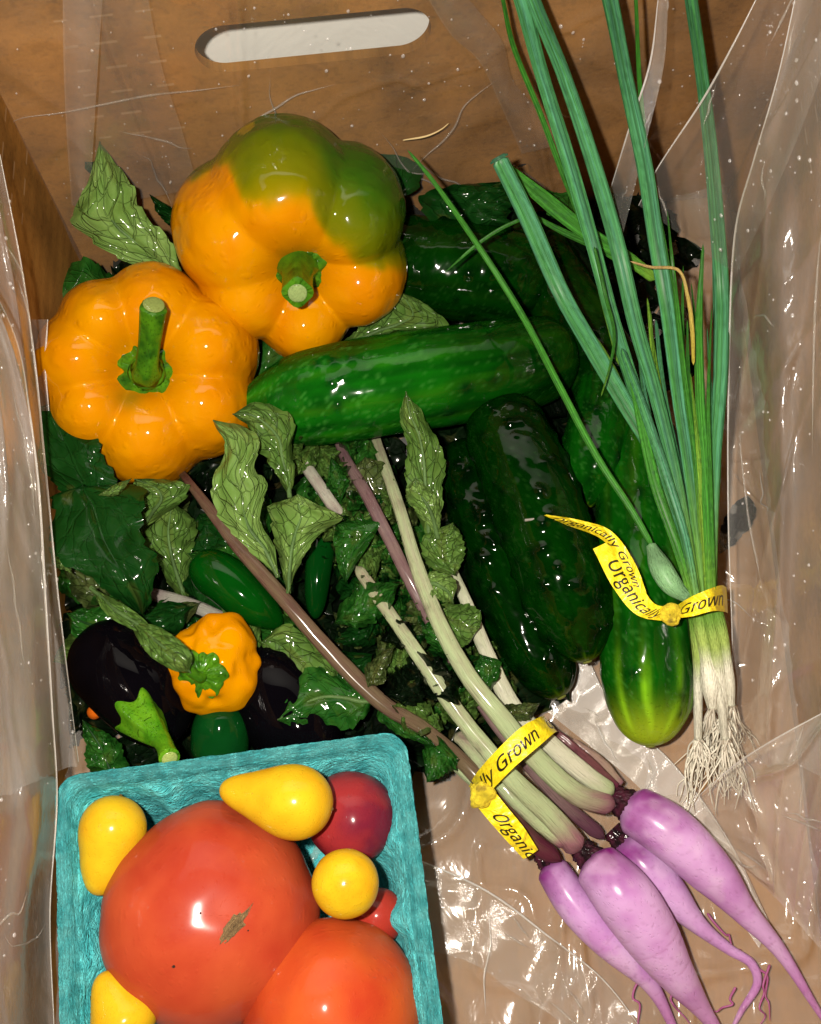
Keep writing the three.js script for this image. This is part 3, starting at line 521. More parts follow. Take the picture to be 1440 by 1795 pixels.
// ---------------------------------------------------------------- cucumbers
function cucumber(pts, r, { end = 0.0, warts = 60, pale = 0.0, sd = 1, start = 1, tip = 1, tone = 1, fade = 0.8 }, label) {
  const q = path(pts), s = S(q[Math.floor(q.length / 2)]), R = r * s, t = thing('cucumber', q[Math.floor(q.length / 2)].clone().setY(Math.max(0.003, q[0].y - R)), label, 'cucumber');
  seed = sd * 101; const W = []; const len = curve(q).getLength();
  for (let k = 0; k < warts; k++) W.push([rr(0.05, 0.95), rnd(), rr(0.0006, 0.0014), rr(0.0017, 0.003)]);
  const bump = (u, v) => { let d = 0; for (const w of W) { const du = (u - w[0]) * len; if (Math.abs(du) > 0.009) continue; let dv = Math.abs(v - w[1]); dv = Math.min(dv, 1 - dv) * 6.283 * R; const e = (du * du + dv * dv) / (w[3] * w[3]); if (e < 7) d += w[2] * Math.exp(-e); } return d; };
  const rad = (u) => R * interp([start, 1.0, 1.02, 1.03, 1.0, tip], u) * Math.pow(Math.max(0, 1 - Math.pow(Math.abs(2 * u - 1), u < 0.5 ? 9 : 6)), 0.5);
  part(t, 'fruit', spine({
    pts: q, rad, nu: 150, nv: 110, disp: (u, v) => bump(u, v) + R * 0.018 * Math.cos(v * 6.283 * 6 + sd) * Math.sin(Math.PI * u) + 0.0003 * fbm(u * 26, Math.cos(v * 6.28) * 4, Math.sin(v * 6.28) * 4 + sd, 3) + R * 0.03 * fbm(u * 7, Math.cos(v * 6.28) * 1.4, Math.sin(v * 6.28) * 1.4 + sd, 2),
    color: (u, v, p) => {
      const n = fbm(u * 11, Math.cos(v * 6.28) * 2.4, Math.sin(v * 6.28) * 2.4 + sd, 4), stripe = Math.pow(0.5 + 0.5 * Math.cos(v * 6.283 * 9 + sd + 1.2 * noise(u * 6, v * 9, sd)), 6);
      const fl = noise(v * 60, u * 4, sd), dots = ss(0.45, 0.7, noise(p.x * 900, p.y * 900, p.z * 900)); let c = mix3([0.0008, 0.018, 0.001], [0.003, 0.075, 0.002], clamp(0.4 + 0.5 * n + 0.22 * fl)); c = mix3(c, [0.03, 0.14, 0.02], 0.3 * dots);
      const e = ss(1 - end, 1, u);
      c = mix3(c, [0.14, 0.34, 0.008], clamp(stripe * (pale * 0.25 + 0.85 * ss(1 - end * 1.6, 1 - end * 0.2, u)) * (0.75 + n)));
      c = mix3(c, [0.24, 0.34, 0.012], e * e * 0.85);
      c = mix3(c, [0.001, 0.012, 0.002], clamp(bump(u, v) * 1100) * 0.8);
      const k = tone * lerp(fade, 1.1, ss(0.1, 0.75, u)); return c.map((x) => x * k);  // paler blossom end; shade at the other end painted into the skin colour
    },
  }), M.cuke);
  const d = q[q.length - 1].clone().sub(q[q.length - 2]).normalize();
  part(t, 'blossom_end', round(q[q.length - 1].clone().addScaledVector(d, 0.0001), 0.0022, d, { squash: 0.35, nu: 10, nv: 16, color: (u) => u < 0.3 ? [0.3, 0.2, 0.07] : [0.3, 0.34, 0.05] }), M.scar);
}
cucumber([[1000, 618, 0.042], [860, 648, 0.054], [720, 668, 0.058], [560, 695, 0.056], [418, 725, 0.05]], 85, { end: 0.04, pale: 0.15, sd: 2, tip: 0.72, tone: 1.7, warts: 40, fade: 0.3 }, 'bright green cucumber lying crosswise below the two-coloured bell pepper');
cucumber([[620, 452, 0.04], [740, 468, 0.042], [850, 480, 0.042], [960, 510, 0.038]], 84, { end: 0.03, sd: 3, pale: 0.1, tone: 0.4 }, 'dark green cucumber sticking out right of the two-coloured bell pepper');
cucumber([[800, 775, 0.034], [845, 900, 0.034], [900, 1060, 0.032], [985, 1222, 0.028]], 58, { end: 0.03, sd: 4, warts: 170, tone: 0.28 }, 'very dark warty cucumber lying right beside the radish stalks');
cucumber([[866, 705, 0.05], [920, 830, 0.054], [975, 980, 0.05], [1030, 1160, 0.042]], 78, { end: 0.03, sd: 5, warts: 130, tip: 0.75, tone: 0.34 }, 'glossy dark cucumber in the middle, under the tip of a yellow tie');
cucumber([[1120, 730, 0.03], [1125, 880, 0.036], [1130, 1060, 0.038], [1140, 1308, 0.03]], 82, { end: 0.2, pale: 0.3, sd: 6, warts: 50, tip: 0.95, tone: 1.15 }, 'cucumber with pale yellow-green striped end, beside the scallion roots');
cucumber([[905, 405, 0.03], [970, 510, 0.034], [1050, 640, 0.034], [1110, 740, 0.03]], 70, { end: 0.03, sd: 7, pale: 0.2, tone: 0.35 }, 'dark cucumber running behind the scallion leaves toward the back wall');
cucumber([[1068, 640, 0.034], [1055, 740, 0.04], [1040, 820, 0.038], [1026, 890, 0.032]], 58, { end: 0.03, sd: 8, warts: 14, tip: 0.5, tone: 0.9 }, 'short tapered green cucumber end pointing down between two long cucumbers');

// ---------------------------------------------------------------- leaves
function blade(A, B, h, { cup = 0.1, wav = 0.004, serr = 0.06, teeth = 9, sd = 1, nu = 46, nv = 26 } = {}) {
  const hs = Array.isArray(h) ? h : [h, h], ht = (i, n) => interp(hs.length > 1 ? hs : [hs[0], hs[0]], i / (n - 1));
  const a = curve(A.map(([x, y], i) => P(x, y, ht(i, A.length)))), b = curve(B.map(([x, y], i) => P(x, y, ht(i, B.length)))), pa = [], pb = [];
  for (let i = 0; i <= nu; i++) { pa.push(a.getPointAt(i / nu)); pb.push(b.getPointAt(i / nu)); }
  const nrm = toCam(pa[nu >> 1]);
  return grid(nu, nv, (u, v) => {
    const i = Math.round(u * nu), A0 = pa[i], B0 = pb[i], w = A0.distanceTo(B0), side = v < 0.5 ? 0 : 1, e = Math.abs(2 * v - 1);
    const tooth = serr * (((u * teeth + sd * 0.3 + side * 0.37) % 1) - 0.5) + serr * 1.6 * noise(u * teeth * 0.6 + side * 9, sd, 2);
    const vv = 0.5 + (v - 0.5) * (1 + tooth * 2 * e * ss(0, 0.1, u) * ss(0, 0.08, 1 - u)), p = A0.clone().lerp(B0, vv);
    const f = w * cup * (1 - e * e) + wav * e * e * Math.sin(u * 17 + side * 2.1 + sd * 3) * noise(u * 3, side + sd, 1) * 2 + wav * 0.7 * fbm(u * 4 + sd, v * 3, sd, 3) - w * 0.05 * Math.exp(-Math.pow((v - 0.5) / 0.05, 2));
    const side2 = Math.sin((u * 8 + e * 1.2) * 6.283) * 0.0007 * e * (1 - e * 0.5);
    return p.addScaledVector(nrm, f + side2);
  });
}
const ribCol = (c) => (u, v, p) => { const n = fbm(p.x * 120, p.y * 120, p.z * 120, 3); return c.map((x) => x * (1 + 0.7 * n)); };
function rib(A, B, h, hue = [0.07, 0.13, 0.04]) {
  const n = 6, hs = Array.isArray(h) ? h : [h, h], a = curve(A.map(([x, y]) => new V3(x, y, 0))), b = curve(B.map(([x, y]) => new V3(x, y, 0))), pts = [];
  for (let i = 0; i <= n; i++) { const q = a.getPointAt(i / n).lerp(b.getPointAt(i / n), 0.5); pts.push(P(q.x, q.y, interp(hs, i / n) + 0.0004)); }
  return tube(pts, [0.0011, 0.0009, 0.0006, 0.0003], { nv: 8, nu: 24, color: ribCol(hue) });
}
function looseLeaf(A, B, h, m, label, o = {}) {
  const n = Math.floor(A.length / 2), c = P(...A[n], Array.isArray(h) ? h[0] : h), t = thing('radish_leaf', c, label, 'leaf');
  part(t, 'blade', blade(A, B, h, o), m);
  if (o.rib !== false && m !== M.leafDark) part(t, 'midrib', rib(A, B, h, m === M.leafDark || m === M.leafMid ? [0.012, 0.05, 0.01] : undefined), M.rib);
  return t;
}
looseLeaf([[325, 492], [300, 425], [240, 340], [175, 248]], [[325, 492], [235, 468], [150, 425], [125, 395], [150, 340], [175, 248]], [0.075, 0.095, 0.11], M.leafPale, 'pale crinkled leaf standing up left of the two-coloured bell pepper', { sd: 1, teeth: 7, wav: 0.006 });
looseLeaf([[210, 420], [175, 330], [152, 290], [165, 236]], [[260, 420], [220, 330], [182, 270], [165, 236]], [0.07, 0.09, 0.1], M.leafDark, 'dark leaf edge tucked behind the pale upright leaf', { sd: 2, rib: false });
looseLeaf([[215, 590], [120, 580], [74, 530]], [[215, 490], [185, 462], [130, 455], [74, 530]], [0.03, 0.045, 0.05], M.leafMid, 'dull green leaf poking out behind the top left of the all-orange pepper', { sd: 3 });
looseLeaf([[300, 400], [275, 370], [262, 340]], [[330, 400], [322, 380], [262, 340]], [0.06, 0.08], M.leafDark, 'small dark leaf tip between pale upright leaf and two-coloured pepper', { sd: 33, rib: false });
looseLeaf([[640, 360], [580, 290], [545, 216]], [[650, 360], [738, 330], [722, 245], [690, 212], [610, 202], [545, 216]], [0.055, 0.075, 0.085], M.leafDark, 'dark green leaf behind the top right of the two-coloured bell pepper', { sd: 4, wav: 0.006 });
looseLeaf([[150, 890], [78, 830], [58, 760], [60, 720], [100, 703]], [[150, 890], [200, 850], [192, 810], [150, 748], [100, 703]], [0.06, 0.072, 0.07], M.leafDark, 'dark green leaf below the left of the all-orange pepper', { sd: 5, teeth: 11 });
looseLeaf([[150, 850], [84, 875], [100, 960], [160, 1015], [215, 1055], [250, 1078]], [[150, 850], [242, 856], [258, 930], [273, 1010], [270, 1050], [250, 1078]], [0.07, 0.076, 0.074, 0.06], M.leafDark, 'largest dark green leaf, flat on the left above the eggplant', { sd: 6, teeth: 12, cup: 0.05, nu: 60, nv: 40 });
looseLeaf([[172, 868], [200, 850], [232, 838]], [[172, 868], [205, 868], [232, 838]], [0.08, 0.082], M.leafPale, 'narrow pale curled leaf edge under the all-orange pepper', { sd: 7, rib: false, serr: 0.02 });
looseLeaf([[240, 935], [232, 880], [236, 840]], [[240, 935], [300, 892], [340, 850], [300, 838], [236, 840]], [0.05, 0.06, 0.06], M.leafPale2, 'pale leaf flap directly under the bottom of the all-orange pepper', { sd: 8 });
looseLeaf([[330, 1062], [280, 1000], [250, 930], [300, 880]], [[330, 1062], [335, 980], [338, 910], [300, 880]], [0.03, 0.04, 0.05], M.leafPale2, 'wrinkled olive leaf hanging between the largest dark leaf and small green pepper', { sd: 9, wav: 0.006 });
looseLeaf([[128, 1006], [95, 990], [85, 958]], [[128, 1006], [120, 972], [85, 958]], [0.06, 0.07], M.leafPale, 'little pale leaf tip at the left edge of the bag', { sd: 10, rib: false });
looseLeaf([[160, 1030], [190, 1080], [245, 1110], [292, 1140]], [[160, 1030], [215, 1058], [262, 1095], [292, 1140]], [0.07, 0.078, 0.072], M.leafPale2, 'narrow folded leaf reaching from the left wall toward the lumpy pepper', { sd: 11, serr: 0.02 });
looseLeaf([[225, 1085], [255, 1140], [300, 1175], [335, 1180]], [[225, 1085], [290, 1105], [335, 1145], [335, 1180]], [0.074, 0.086, 0.08], M.leafPale2, 'rolled leaf resting on the cap of the lumpy orange pepper', { sd: 12, cup: 0.32, serr: 0.02 });
looseLeaf([[250, 1130], [180, 1135], [130, 1120], [118, 1075]], [[250, 1130], [230, 1080], [170, 1062], [118, 1075]], [0.05, 0.055], M.leafMid, 'shadowed crumpled leaf above the black eggplant on the left', { sd: 13, wav: 0.008 });
looseLeaf([[160, 1360], [148, 1310], [145, 1262]], [[228, 1345], [205, 1300], [145, 1262]], [0.045, 0.05], M.leafMid, 'triangular green leaf at the left corner of the teal basket', { sd: 14 });
looseLeaf([[760, 420], [740, 370], [770, 330], [880, 318]], [[880, 420], [900, 380], [905, 340], [880, 318]], [0.05, 0.065, 0.07], M.leafDark, 'dark crumpled leaf by the back wall above the upper cucumber', { sd: 15, wav: 0.009 });
looseLeaf([[1010, 400], [960, 380], [945, 330]], [[1020, 400], [1015, 350], [945, 330]], [0.06, 0.07], M.leafMid, 'small leaf by the back wall behind the scallion leaves', { sd: 16, rib: false });
looseLeaf([[600, 600], [640, 560], [680, 520], [700, 510]], [[600, 620], [700, 590], [790, 575], [740, 530], [700, 510]], [0.05, 0.056, 0.056], M.leafPale2, 'green leaf lying between the crosswise cucumber and the one above it', { sd: 17 });
looseLeaf([[440, 720], [425, 650], [450, 600], [490, 570]], [[470, 720], [500, 660], [520, 620], [490, 570]], [0.022, 0.03, 0.03], M.leafMid, 'shadowed leaf in the gap between both bell peppers and the crosswise cucumber', { sd: 19, rib: false });
looseLeaf([[350, 900], [335, 930], [345, 965], [420, 960]], [[350, 900], [400, 905], [425, 935], [420, 960]], [0.035, 0.04], M.leafDark, 'dark leaf just above the small smooth green pepper', { sd: 18 });

// added mat of near-black leaves, standing for deep shade under everything
{
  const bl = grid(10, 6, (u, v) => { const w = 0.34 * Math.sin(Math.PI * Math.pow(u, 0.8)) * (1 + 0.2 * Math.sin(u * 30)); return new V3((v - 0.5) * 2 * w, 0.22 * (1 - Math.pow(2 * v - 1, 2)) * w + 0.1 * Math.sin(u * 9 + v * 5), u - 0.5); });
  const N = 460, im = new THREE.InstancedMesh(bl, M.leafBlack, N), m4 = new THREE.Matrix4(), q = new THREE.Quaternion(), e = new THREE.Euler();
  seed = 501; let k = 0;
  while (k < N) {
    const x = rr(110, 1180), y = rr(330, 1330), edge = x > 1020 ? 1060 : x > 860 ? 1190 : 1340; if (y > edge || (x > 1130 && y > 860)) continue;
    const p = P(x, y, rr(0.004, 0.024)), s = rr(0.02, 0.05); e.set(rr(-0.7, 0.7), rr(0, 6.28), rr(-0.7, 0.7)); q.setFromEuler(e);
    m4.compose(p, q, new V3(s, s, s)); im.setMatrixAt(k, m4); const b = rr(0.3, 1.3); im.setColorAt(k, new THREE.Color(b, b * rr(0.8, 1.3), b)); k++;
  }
  im.name = 'shade_greens_mat'; im.userData = { kind: 'stuff', label: 'near-black leaves added as deep shade in the gaps under the vegetables', category: 'leaves' }; im.castShadow = im.receiveShadow = true; scene.add(im);
}

// ---------------------------------------------------------------- radishes in their bunch
const rootPink = (p, u) => { const n = fbm(p.x * 90, p.y * 90, p.z * 90, 4); const top = 1 - ss(0.0, 0.26, u), tail = ss(0.55, 0.95, u); let c = mix3([0.52, 0.31, 0.57], [0.44, 0.21, 0.48], clamp(0.35 + 1.5 * n)); c = mix3(c, [0.2, 0.035, 0.19], top * (0.85 + n)); return mix3(c, [0.34, 0.12, 0.29], tail * 0.8); };
function radish(pts, widths, label) {
  const q = path(pts), t = thing('purple_radish', q[0].clone().setY(0.005), label, 'radish'), s = S(q[1]);
  seed = 77 + Math.round(pts[0][0]); const rings = []; for (let k = 0; k < 20; k++) rings.push([rr(0.3, 1), rnd(), rr(0.05, 0.2)]);
  part(t, 'root', spine({
    pts: q, rad: (u) => 0.87 * s * interp(widths, u) * Math.sqrt(ss(-0.0001, 0.055, u)) , nu: 150, nv: 60, caps: false,
    disp: (u, v) => { let d = 0; for (const r of rings) { const dv = Math.abs(((v - r[1] + 1.5) % 1) - 0.5); if (dv < r[2]) d -= 0.00014 * Math.exp(-Math.pow((u - r[0]) / 0.006, 2)) * (1 - dv / r[2]); } return d + s * interp(widths, u) * 0.03 * fbm(u * 6, Math.cos(v * 6.28), Math.sin(v * 6.28) + pts[0][0], 2); },
    color: (u, v, p) => { let c = rootPink(p, u); const fr = fbm(p.x * 500, p.y * 500, p.z * 500, 2), bl = fbm(p.x * 110 + 3, p.y * 110, p.z * 110, 3); c = mix3(c, [0.2, 0.07, 0.17], 0.3 * ss(0.3, 0.55, fr)); c = mix3(c, [0.3, 0.11, 0.3], 0.2 * ss(0.1, 0.45, bl)); c = mix3(c, [0.62, 0.5, 0.62], 0.2 * ss(0.1, 0.4, -bl)); for (const r of rings) { const dv = Math.abs(((v - r[1] + 1.5) % 1) - 0.5); if (dv < r[2] * 0.7 && Math.abs(u - r[0]) < 0.003) c = mix3(c, [0.3, 0.1, 0.24], 0.25); } return c; },
  }), M.radish);
  // dark ragged crown
  const d = q[0].clone().sub(q[1]).normalize();
  part(t, 'crown', spine({ pts: [q[0].clone().addScaledVector(d, -0.006), q[0].clone().addScaledVector(d, 0.0045)], rad: (u) => s * widths[0] * (0.64 - 0.22 * u), nu: 20, nv: 40, disp: (u, v) => 0.0022 * fbm(u * 5, Math.cos(v * 6.28) * 6, Math.sin(v * 6.28) * 6, 3), color: (u, v, p) => mix3([0.012, 0.006, 0.008], [0.07, 0.014, 0.03], clamp(0.3 + 1.4 * fbm(p.x * 400, p.y * 400, p.z * 400, 2))) }), M.stalk);
  return t;
}
const rA = radish([[1088, 1405, 0.03], [1172, 1458, 0.034], [1250, 1532, 0.03], [1306, 1598, 0.024], [1368, 1668, 0.017], [1432, 1768, 0.011], [1475, 1835, 0.007]], [48, 55, 48, 27, 15, 8, 4], 'purple radish furthest right in the bunch, with long thin tail');
const rB = radish([[1030, 1500, 0.034], [1085, 1560, 0.038], [1130, 1622, 0.035], [1180, 1700, 0.028], [1235, 1775, 0.018], [1290, 1850, 0.012]], [46, 61, 56, 37, 17, 8], 'fattest pale purple radish, in the middle of the bunch');
const rC = radish([[958, 1508, 0.022], [1012, 1590, 0.024], [1085, 1668, 0.022], [1142, 1728, 0.016], [1180, 1800, 0.01], [1195, 1840, 0.008]], [33, 38, 36, 23, 12, 8], 'slim purple radish on the left side of the bunch');
const rD = radish([[1085, 1468, 0.016], [1165, 1556, 0.018], [1225, 1622, 0.016], [1278, 1664, 0.013], [1318, 1690, 0.012], [1328, 1722, 0.01], [1300, 1772, 0.007], [1270, 1830, 0.005]], [36, 46, 36, 19, 11, 9, 6, 2], 'purple radish mostly hidden behind the other two, with a kinked tail');
for (const [a, b, c, t] of [[[1240, 1600], [1275, 1640], [1300, 1665], rD], [[1310, 1690], [1345, 1710], [1350, 1790], rD], [[1290, 1730], [1285, 1760], [1250, 1770], rD], [[1350, 1690], [1340, 1740], [1330, 1800], rA], [[1190, 1720], [1180, 1760], [1210, 1795], rB], [[1130, 1720], [1110, 1750], [1125, 1800], rC]])
  { const pa = P(...a, 0.011), pb = P(...b, 0.011), pc = P(...c, 0.009), w = () => new V3(rr(-0.003, 0.003), rr(-0.002, 0.003), rr(-0.003, 0.003)); part(t, 'rootlet', closedTube([pa, pa.clone().lerp(pb, 0.5).add(w()), pb, pb.clone().lerp(pc, 0.35).add(w()), pb.clone().lerp(pc, 0.7).add(w()), pc], [0.0006, 0.0005, 0.0004, 0.0002], { nv: 7, nu: 40 }), M.rootPink); }

const stalkCol = (a, b, sp = 0.35) => (u, v, p) => { const n = fbm(p.x * 140, p.y * 140, p.z * 140, 3), st = noise(v * 26, u * 2, 3); return mix3(mix3(a, b, clamp(ss(0.15, 0.0, u) + sp * (0.4 + n) + 0.16 * st + 0.25 * ss(0.6, 1, u))), [0.02, 0.02, 0.012], 0.3 * ss(0.3, 0.5, n)); };
const PALE = [0.3, 0.37, 0.2], PUR = [0.2, 0.09, 0.11], WHT = [0.42, 0.42, 0.32];
function stalk(t, pts, w, col = PALE, to = PUR, sp = 0.35) {
  const q = path(pts), s = S(q[0]) * (w[0] > 24 ? 0.7 : 0.88);
  return part(t, 'stalk', closedTube(q, w.map((x) => x * s), { nv: 22, nu: 80, flat: 0.8, disp: (u, v) => s * w[0] * (0.05 * Math.cos(v * 6.283 * 5) + 0.06 * noise(u * 9, v * 4, w[0]) + 0.04 * fbm(u * 30, v * 3, w[0], 3)) - (Math.cos(v * 6.283) > 0.93 ? 0.0006 : 0), color: stalkCol(col, to, sp) }), M.stalk);
}
stalk(rA, [[1080, 1412, 0.034], [1010, 1392, 0.044], [930, 1318, 0.052], [880, 1258, 0.058], [825, 1190, 0.06], [770, 1090, 0.061], [730, 990, 0.06], [700, 890, 0.056], [664, 785, 0.04], [650, 735, 0.026]], [27, 26, 23, 20, 18, 16, 13, 10]);
stalk(rB, [[1018, 1492, 0.038], [965, 1430, 0.046], [905, 1372, 0.054], [850, 1308, 0.056], [800, 1245, 0.058], [745, 1165, 0.061], [690, 1085, 0.062], [625, 992, 0.054]], [30, 26, 22, 20, 18, 16, 15]);
stalk(rB, [[995, 1478, 0.04], [940, 1432, 0.044], [890, 1385, 0.046], [850, 1340, 0.044], [800, 1285, 0.04]], [19, 20, 17, 15, 13]);
stalk(rC, [[985, 1510, 0.03], [930, 1472, 0.034], [870, 1400, 0.042], [810, 1335, 0.044], [740, 1275, 0.05], [680, 1240, 0.053], [620, 1185, 0.056], [560, 1122, 0.06], [490, 1040, 0.065], [420, 960, 0.066], [370, 895, 0.064], [335, 850, 0.056], [312, 820, 0.034]], [19, 19, 16, 14, 16, 17, 16, 14, 13, 11, 9, 7], [0.11, 0.08, 0.045], [0.075, 0.016, 0.028], 0.5);
stalk(rC, [[905, 1440, 0.036], [860, 1385, 0.038], [815, 1345, 0.038], [770, 1300, 0.034], [740, 1270, 0.03]], [16, 18, 20, 18, 14], PALE, [0.3, 0.3, 0.22]);
stalk(rA, [[1076, 1392, 0.036], [1030, 1360, 0.042], [960, 1300, 0.046], [900, 1240, 0.044], [860, 1160, 0.045], [820, 1060, 0.046], [770, 950, 0.036]], [18, 19, 18, 15, 12, 10], WHT, PALE);
stalk(rA, [[1082, 1382, 0.032], [1040, 1340, 0.038], [985, 1292, 0.04], [940, 1262, 0.036]], [9, 9, 8, 6], [0.12, 0.05, 0.05], [0.1, 0.02, 0.04], 0.6);
stalk(rA, [[1088, 1378, 0.028], [1050, 1335, 0.03], [1000, 1300, 0.03]], [11, 12, 10], [0.26, 0.19, 0.14], PUR);
stalk(rB, [[1000, 1470, 0.032], [950, 1425, 0.038], [900, 1378, 0.042], [860, 1335, 0.04]], [8, 9, 8, 7], [0.09, 0.02, 0.04], [0.06, 0.01, 0.03], 0.7);
stalk(rD, [[1060, 1470, 0.02], [980, 1400, 0.03], [870, 1270, 0.036], [790, 1150, 0.046], [735, 1050, 0.056], [690, 960, 0.06], [645, 870, 0.056], [600, 790, 0.042], [585, 735, 0.028]], [14, 13, 12, 11, 12, 12, 12, 11, 9], [0.16, 0.11, 0.1], [0.09, 0.035, 0.055], 0.6);
stalk(rD, [[700, 1040, 0.02], [640, 960, 0.04], [580, 880, 0.05], [525, 795, 0.042], [508, 740, 0.028]], [12, 12, 12, 11, 9], [0.3, 0.3, 0.24], PUR, 0.3);
{
  const q = [[262, 1040, 0.03], [340, 1062, 0.034], [400, 1088, 0.034], [480, 1112, 0.03], [560, 1150, 0.025]];
  const t = thing('radish_stalk', P(400, 1088, 0.03), 'greyish loose stalk passing under the small smooth green pepper', 'stalk');
  stalk(t, q, [13, 13, 13, 12], [0.24, 0.24, 0.2], [0.16, 0.12, 0.12]);
}
// their leaves
const lf = (t, A, B, h, m, o = {}) => { part(t, 'leaf', blade(A, B, h, o), m); if (o.rib) part(t, 'midrib', rib(A, B, h), M.rib); };
lf(rC, [[488, 1012], [432, 958], [385, 900], [372, 850], [392, 785], [374, 737]], [[488, 1012], [482, 955], [458, 920], [458, 885], [470, 850], [452, 812], [460, 780], [425, 745], [374, 737]], [0.066, 0.074, 0.078, 0.078], M.leafPale, { sd: 21, teeth: 8, wav: 0.006, nu: 60, rib: true });
lf(rC, [[508, 872], [470, 815], [440, 758], [408, 726]], [[508, 872], [518, 830], [516, 780], [518, 742], [488, 718], [450, 706], [408, 726]], [0.064, 0.072, 0.078], M.leafPale2, { sd: 22, teeth: 8, rib: true });
lf(rC, [[506, 1040], [488, 985], [478, 930], [468, 885], [492, 880], [522, 866]], [[506, 1040], [528, 985], [552, 940], [588, 908], [562, 888], [522, 866]], [0.068, 0.074, 0.078], M.leafPale, { sd: 23, teeth: 7, rib: true, wav: 0.007 });
lf(rA, [[745, 935], [712, 840], [712, 780], [698, 735], [712, 686]], [[758, 935], [776, 870], [772, 790], [745, 730], [712, 686]], [0.055, 0.066, 0.078], M.leafPale2, { sd: 24, teeth: 11, rib: true, nu: 56 });
lf(rA, [[768, 945], [735, 900], [710, 865], [728, 838]], [[768, 945], [775, 900], [765, 865], [728, 838]], [0.06, 0.066], M.leafPale, { sd: 25, rib: true });
lf(rA, [[800, 1010], [750, 990], [738, 945], [795, 915]], [[800, 1010], [812, 975], [806, 935], [795, 915]], [0.055, 0.06], M.leafPale2, { sd: 26 });
lf(rD, [[606, 1022], [588, 980], [586, 940], [590, 918]], [[606, 1022], [640, 965], [664, 916], [625, 912], [590, 918]], [0.058, 0.062], M.leafMid, { sd: 27, serr: 0.02, rib: false });
lf(rA, [[742, 1032], [770, 1055], [795, 1058]], [[742, 1032], [760, 1000], [798, 1020], [795, 1058]], [0.06, 0.064], M.leafPale, { sd: 28, rib: true });
lf(rA, [[760, 1062], [772, 1110], [815, 1132], [842, 1100]], [[760, 1062], [800, 1058], [842, 1078], [842, 1100]], [0.05, 0.056], M.leafPale2, { sd: 29 });
lf(rB, [[588, 1090], [600, 1060], [640, 1025], [702, 1022]], [[588, 1090], [640, 1105], [680, 1065], [702, 1022]], [0.054, 0.062], M.leafMid, { sd: 30, wav: 0.008 });
lf(rC, [[455, 1125], [490, 1190], [520, 1225], [560, 1240]], [[455, 1125], [500, 1098], [560, 1130], [600, 1190], [560, 1240]], [0.05, 0.054], M.leafPale2, { sd: 31, cup: 0.05 });
lf(rC, [[655, 1228], [580, 1170], [530, 1180], [487, 1262]], [[655, 1228], [640, 1262], [560, 1275], [520, 1272], [487, 1262]], [0.052, 0.056], M.leafMid, { sd: 32, cup: 0.06, rib: true });
lf(rC, [[668, 1225], [665, 1262], [700, 1290], [765, 1310]], [[668, 1225], [710, 1250], [745, 1280], [765, 1310]], [0.046, 0.05], M.leafMid, { sd: 34 });
lf(rC, [[805, 1330], [790, 1360], [748, 1372]], [[805, 1330], [770, 1295], [745, 1290], [748, 1372]], [0.046, 0.05], M.leafMid, { sd: 35 });
lf(rC, [[645, 1205], [640, 1175], [660, 1150], [692, 1132]], [[645, 1205], [668, 1200], [682, 1165], [692, 1132]], [0.058, 0.064], M.leafOlive, { sd: 36 });
lf(rA, [[838, 1225], [832, 1180], [840, 1145]], [[838, 1225], [872, 1200], [880, 1165], [840, 1145]], [0.05, 0.054], M.leafMid, { sd: 38 });
lf(rA, [[890, 1262], [885, 1238], [948, 1232]], [[890, 1262], [930, 1262], [948, 1232]], [0.05, 0.054], M.leafOlive, { sd: 39 });
lf(rD, [[700, 915], [650, 890], [602, 850], [640, 800]], [[700, 915], [690, 860], [678, 815], [640, 800]], [0.044, 0.05], M.leafOlive, { sd: 41 });
lf(rD, [[598, 880], [574, 850], [580, 800]], [[598, 880], [610, 840], [580, 800]], [0.05, 0.055], M.leafMid, { sd: 42 });
lf(rB, [[700, 1130], [690, 1090], [730, 1040]], [[700, 1130], [740, 1110], [730, 1040]], [0.05, 0.054], M.leafOlive, { sd: 43 });
lf(rB, [[780, 1150], [740, 1110], [760, 1080]], [[780, 1150], [795, 1110], [760, 1080]], [0.056, 0.06], M.leafMid, { sd: 44 });
for (const [x, y, s] of [[745, 1180, 50], [715, 1200, 42], [775, 1200, 40], [700, 1110, 34]]) lf(rB, [[x - s, y + s * 0.4], [x - s * 0.5, y - s * 0.5], [x + s * 0.5, y - s * 0.6]], [[x - s, y + s * 0.4], [x, y + s * 0.8], [x + s * 0.8, y + s * 0.2], [x + s * 0.5, y - s * 0.6]], [0.056, 0.064], M.leafBlack, { sd: x, wav: 0.012, serr: 0.12 });
seed = 717;
for (let k = 0; k < 40; k++) {
  const x = k < 30 ? rr(130, 480) : rr(480, 640), y = k < 30 ? rr(850, 1150) : rr(1080, 1250), a = rr(0, 6.28), L = rr(45, 85), w = L * rr(0.35, 0.55), c = Math.cos(a), q = Math.sin(a), pt = (l, d) => [x + c * l - q * d, y + q * l + c * d], h = rr(0.02, 0.042);
  lf(k % 2 ? rC : rD, [pt(-L, 0), pt(-L * 0.4, w), pt(L * 0.3, w * 0.9), pt(L, 0)], [pt(-L, 0), pt(-L * 0.4, -w), pt(L * 0.3, -w * 0.9), pt(L, 0)], [h, h + rr(-0.008, 0.012)], [M.leafPale2, M.leafMid, M.leafOlive, M.leafDark][k % 4], { sd: k + 3, wav: 0.007, nu: 30, nv: 18, cup: rr(-0.1, 0.25) });
}
seed = 1213;
